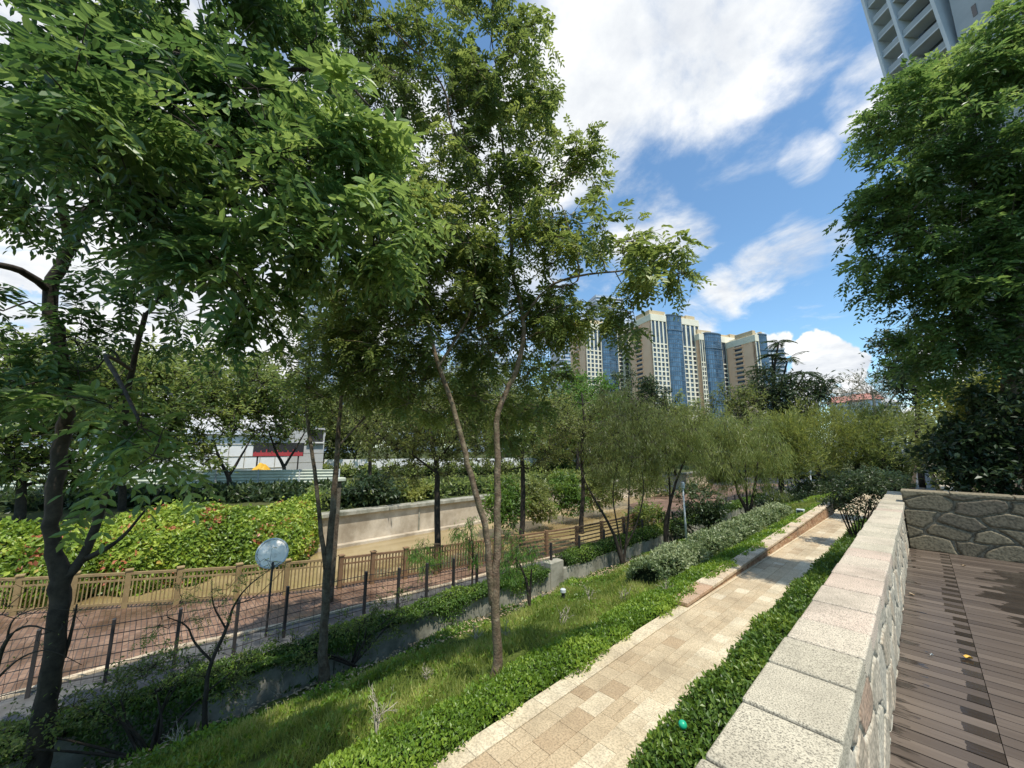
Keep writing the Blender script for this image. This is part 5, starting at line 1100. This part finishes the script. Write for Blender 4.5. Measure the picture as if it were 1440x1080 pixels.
for i,(px,lab,lm,ty) in enumerate([(708,'first hanging green bush on the far canal wall, just right of the twin stems','leaf_hedge',720),(752,'second hanging bush along the far canal wall','leaf_bank',716),(796,'third bush along the far canal wall with dark lower leaves','leaf_hedge',708),(838,'last small bush of the row on the far canal wall','leaf_bank',700)]):
    d=29.5+i*3.2
    shrub(lab,px,ty,d+1,[B(px,ty-24,24,16,d,22,.6),B(px,ty-6,22,16,d-1.,22,.45),B(px+8,ty+6-i*2,18,9,d-1.3,9,.3)],90+i,lm,-4.3,L=.36,W=.12,tw=.8)
shrub('brown green tangle of dry bushes on the canal wall behind the splayed stems',890,700,44,[B(880,690,26,14,44,16,.2),B(920,685,26,14,44,14,.25),B(900,675,30,12,46,12,.4)],95,'leaf_bank',-4.4,L=.4,W=.14,tw=1.0)
# dark thicket beyond the path end
for i,(px,py,d,lab,tn) in enumerate([(1100,715,40,'dark thicket bush left of the distant lamp post',.1),(1150,695,44,'dark thicket bush under the broad yellow green willow',.1),(1195,685,52,'dark thicket bush before the rounded olive willow',.15),(1235,655,60,'dark rounded bush under the last feathery willow',.1),(1085,738,34,'low dark bush at the far end of the lumpy hedge',.15)]):
    shrub(lab,px,py+10,d,[B(px,py,34,14,d,34,tn),B(px+15,py-8,24,12,d,14,tn+.1)],100+i,'leaf_dark',-4.9,L=.3,W=.12,tw=.8)
# bougainvillea
rng=np.random.default_rng(77)
g=np.array([-27.3,2,-4.3])
bo=thing('flowering_hedge','broad sunlit hedge dotted with orange red flowers tumbling over the far canal wall','hedge',tuple(g))
n=42000; yy=rng.uniform(-17,8.6,n); a=rng.uniform(0,1,n); lump=1+.16*np.sin(yy*1.3)+.12*np.sin(yy*2.9+1)+.1*np.sin(yy*.6+a*5)
xx=-27.6+2.9*np.sin(a*math.pi*.62)*lump; zz=-3.35-a**1.3*3.05+.3*np.sin(yy*.9)*(1-a)+.12*rng.normal(size=n)
endt=np.clip((8.6-yy)/1.4,0,1)**.5; xx=-27.6+(xx+27.6)*endt
pos=np.column_stack([xx,yy,zz]); nr=np.column_stack([np.ones(n)*.7,np.zeros(n),np.ones(n)*.7])+rng.normal(size=(n,3))*.6
tone=np.clip(.55+rng.normal(size=n)*.2+.22*np.sin(yy*1.7+a*7)*np.sin(a*9+yy*.7)-.25*a,0,1)
fl=(np.sin(yy*2.3+4*a)+np.sin(yy*.9-6*a)>1.1)&(rng.uniform(size=n)<.16); tone=np.where(fl,1.6,tone)
V,Fq,T=leaves_mesh(pos,rnd_dir(rng,n,-.5),nr,rng.uniform(.14,.3,n),rng.uniform(.09,.17,n),tone)
mesh_obj('foliage',V,Fq,M['leaf_boug'],bo,T,offset=g)
V=[];ny=40
for j in range(ny):
    y=-17+25.2*j/(ny-1)
    for q in range(8):
        a=q/7; V.append((-27.75+1.75*math.sin(a*math.pi*.62)*min(1,max(0.05,(8.2-y)/1.4))**.5,y,-3.9-a**1.3*2.5))
mesh_obj('inner_shade_core',V,[(j*8+q,j*8+q+1,(j+1)*8+q+1,(j+1)*8+q) for j in range(ny-1) for q in range(7)],M['core'],bo,offset=g,smooth=True)  # dark shell painted as the shade inside the flowering hedge
# undergrowth in front of the corrugated fence
hedge('undergrowth_strip','dark low undergrowth at the foot of the corrugated fence','undergrowth',[(-52,-25),(-38,8),(-34,14)],2.2,lambda x,y:-4.3,1.0,5000,M['leaf_dark'],.5,.22,110)
hedge('canal_top_hedge','uneven green growth along the top of the far canal wall','undergrowth',[(-30,8.8),(-30,22),(-31,60)],1.6,lambda x,y:-4.3,1.0,7000,M['leaf_mid'],.35,.16,111,lump=.5)
# ================================================================ HEDGES AND GROUND COVER
hedge('boxed_hedge','low dark leaved hedge strip squeezed between granite path and stone parapet','hedge',[(-1.72,.6),(-1.72,24)],.56,lambda x,y:pathz(y)-.06,.42,52000,M['leaf_hedge'],.042,.024,120,lump=.1)
hedge('edge_planting','glossy low groundcover hedge along the left edge of the granite path','hedge',[(-4.38,.3),(-4.38,26)],.58,lambda x,y:slope_z(x)-.02,.2,46000,M['leaf_cover'],.045,.024,121,lump=.22)
hedge('lumpy_hedge','lumpy pale leaved hedge halfway down the slope beyond the grass','hedge',[(-5.7,10.3),(-5.5,13),(-5.6,20),(-5.7,25)],.72,lambda x,y:slope_z(x)-.05,.72,24000,M['leaf_pale'],.09,.045,122,lump=.3)
hedge('trailing_hedge','dark green hedge trailing over the top of the concrete retaining wall','hedge',[(-11.0,-6),(-11.0,12.1)],.36,lambda x,y:-5.0,.30,24000,M['leaf_hedge'],.055,.032,123,lump=.3)
hedge('clipped_hedge','lighter clipped hedge on the retaining wall past its pale pilaster','hedge',[(-11.0,13.2),(-11.0,44)],.42,lambda x,y:-5.0,.5,18000,M['leaf_hedge'],.075,.04,124,lump=.12)
# trailing creeper over the wall face
rng=np.random.default_rng(9); n=16000; yy=rng.uniform(-5,12,n); hang=np.abs(rng.normal(size=n))*.13*(1+.9*np.sin(yy*1.9)+.5*np.sin(yy*4.3+1)); hang=np.where(yy<1.2,hang*2.6,hang)
pos=np.column_stack([-10.6+rng.uniform(-.04,.1,n),yy,-4.72-np.clip(hang,0,.85)])
V,Fq,T=leaves_mesh(pos,rnd_dir(rng,n,-.7),np.array([1,0,.4])+rng.normal(size=(n,3))*.5,rng.uniform(.05,.09,n),rng.uniform(.03,.05,n),np.clip(.35+rng.normal(size=n)*.2,0,1))
cr_=thing('wall_creeper','dark creeper hanging in curtains down the concrete retaining wall','creeper',(-10.6,2,-4.8)); mesh_obj('foliage',V,Fq,M['leaf_hedge'],cr_,T,offset=(-10.6,2,-4.8))
# bushes at the bottom left against the wall
shrub('loose green bush against the retaining wall at the bottom left corner',215,1040,10.1,[B(150,985,60,34,10.3,16,.4),B(230,960,40,30,10.3,12,.45),B(330,940,40,30,10.4,12,.4),B(60,1040,60,40,10,12,.35)],130,'leaf_mid',-5.55,L=.07,W=.035,tw=.4,nst=9)
shrub('loose green bush behind the slim trunks above the soil gap',500,900,11.2,[B(505,880,40,26,11.2,12,.4),B(560,860,40,20,11.8,10,.45),B(420,915,36,24,11,10,.4)],131,'leaf_mid',-5.4,L=.07,W=.035,tw=.4,nst=8)
# grass and ground cover on the slope
def scatter_grass(name,n,x0,x1,y0,y1,seed,L,W,mat,tonef,kind='stuff',lean=.5,dens=None,label=None,broad=False):
    rng=np.random.default_rng(seed); m=n*5; u=rng.uniform(size=m); yy=y0+(y1-y0)*u**1.7; xx=rng.uniform(x0,x1,m)
    cl=np.sin(xx*2.3+yy*.9)+np.sin(xx*1.1-yy*2.1+2)+.6*np.sin(xx*5.1+yy*3.7)
    k_=dens(xx,yy)+cl*.18+rng.normal(size=m)*.12>.5; xx=xx[k_][:n];yy=yy[k_][:n];cl=cl[k_][:n]; m=len(xx)
    zz=np.array([slope_z(x) for x in xx])+.05*np.sin(xx*2.1+yy*1.3)+.04*np.sin(xx*5+yy*3.1)
    dist=np.hypot(xx,yy)+3; s=np.clip(dist/8,1,2.2)
    if broad: zz=zz+rng.uniform(0,.12,m)
    d=unit(np.column_stack([rng.normal(size=m)*lean,rng.normal(size=m)*lean,np.ones(m)]))
    V,Fq,T=leaves_mesh(np.column_stack([xx,yy,zz-.01]),d,rng.normal(size=(m,3)),L*s**.4*rng.uniform(.4,1.25,m)*(1+.25*cl/2),W*s*rng.uniform(.7,1.3,m),np.clip(tonef(xx,yy)+cl*.2+rng.normal(size=m)*.2,0,1))
    o=mesh_obj(name,V,Fq,mat,None,T); o['kind']=kind
    if label: o['label']=label; o['category']='grass'
    return o
scatter_grass('grass',90000,-8.9,-4.6,-3,34,140,.17,.011,M['grass'],lambda x,y:.45+0*x,dens=lambda x,y:np.where((x<-4.8)&(x>-8.8),.75,.3),label='fine tufted grass covering the middle of the slope')
scatter_grass('ground_cover',80000,-10.0,-4.4,-4,40,141,.065,.034,M['leaf_cover'],lambda x,y:.5+.0*x,lean=1.4,broad=True,dens=lambda x,y:np.where(x<-7.4,.66+.2*np.sin(y*.7),.42)+np.where(y<1.5,.12,0)-np.where(x<-9.3,.5,0),label='small leaved green ground cover between the grass tufts')
scatter_grass('weeds_along_wall',9000,-10.6,-9.2,-6,40,142,.12,.03,M['leaf_hedge'],lambda x,y:.4+0*x,lean=1.0,dens=lambda x,y:.42+0*x,label='sparse weeds in the dark soil gap below the retaining wall')
# dead twigs standing in the grass
def dead_shrub(px,py,h,seed,label):
    rng=np.random.default_rng(seed)
    v=ray(px,py); s_=.348; tt=(-3.25+3.9*s_)/(v[2]-v[0]*s_); g=v*tt
    t=thing('dead_shrub',label,'dead shrub',tuple(g),0,'bleached dead shrubs on the slope'); k=MB()
    def grow(p,d,l,r,lv):
        e=p+d*l+rng.normal(size=3)*l*.06; m=(p+e)/2+rng.normal(size=3)*l*.07; k.tube([tuple(p),tuple(m),tuple(e)],[r,r*.8,r*.6],5)
        if lv<3:
            for _ in range(2 if lv else 3): grow(e if rng.random()<.6 else m,unit(d+rng.normal(size=3)*.5+np.array([0,0,.2])),l*rng.uniform(.5,.85),r*.6,lv+1)
    for _ in range(3): grow(g,unit(np.array([rng.normal()*.35,rng.normal()*.35,1])),h*.4,.013,0)
    k.build('branches',M['twig'],t,offset=g,smooth=True)
for i,(px,py,h,lab) in enumerate([(530,1050,.75,'largest bleached dead shrub in the grass at the bottom'),(395,985,.55,'bleached dead shrub nearest the slim dark trunk'),(430,955,.5,'small bleached dead twigs right behind the slim trunk'),(668,905,.5,'pale dead twigs left of the twin stem base'),(712,900,.45,'pale dead twigs touching the right of the twin stem base'),(790,880,.5,'dead twigs in the middle of the grass'),(830,850,.5,'dead twigs farther up the grass'),(940,840,.5,'grey dead shrub before the lumpy hedge'),(880,850,.45,'small dead twigs at the edge of the groundcover'),(345,1010,.5,'thin dead twigs beside the bare sapling'),(600,960,.35,'short dead twig left of the path in the groundcover'),(245,1060,.5,'dead twigs at the bottom left corner')]): dead_shrub(px,py,h,200+i,lab)
# fallen leaves litter on soil
rng=np.random.default_rng(31); n=2600; xx=rng.uniform(-10.5,-9.0,n); yy=rng.uniform(-4,30,n)
V,Fq,T=leaves_mesh(np.column_stack([xx,yy,np.array([slope_z(x) for x in xx])+.06+rng.uniform(0,.03,n)]),rnd_dir(rng,n,0,.2),np.array([0,0,1.])+rng.normal(size=(n,3))*.3,rng.uniform(.06,.12,n),rng.uniform(.03,.06,n),rng.uniform(0,1,n))
o=mesh_obj('leaf_litter',V,Fq,M['leaf_tan'],None,T); o['kind']='stuff'; o['label']='dry tan leaf litter on the dark soil under the wall'; o['category']='leaf litter'
print('SCENE BUILT', len(bpy.data.objects), sum(len(m.polygons) for m in bpy.data.meshes))
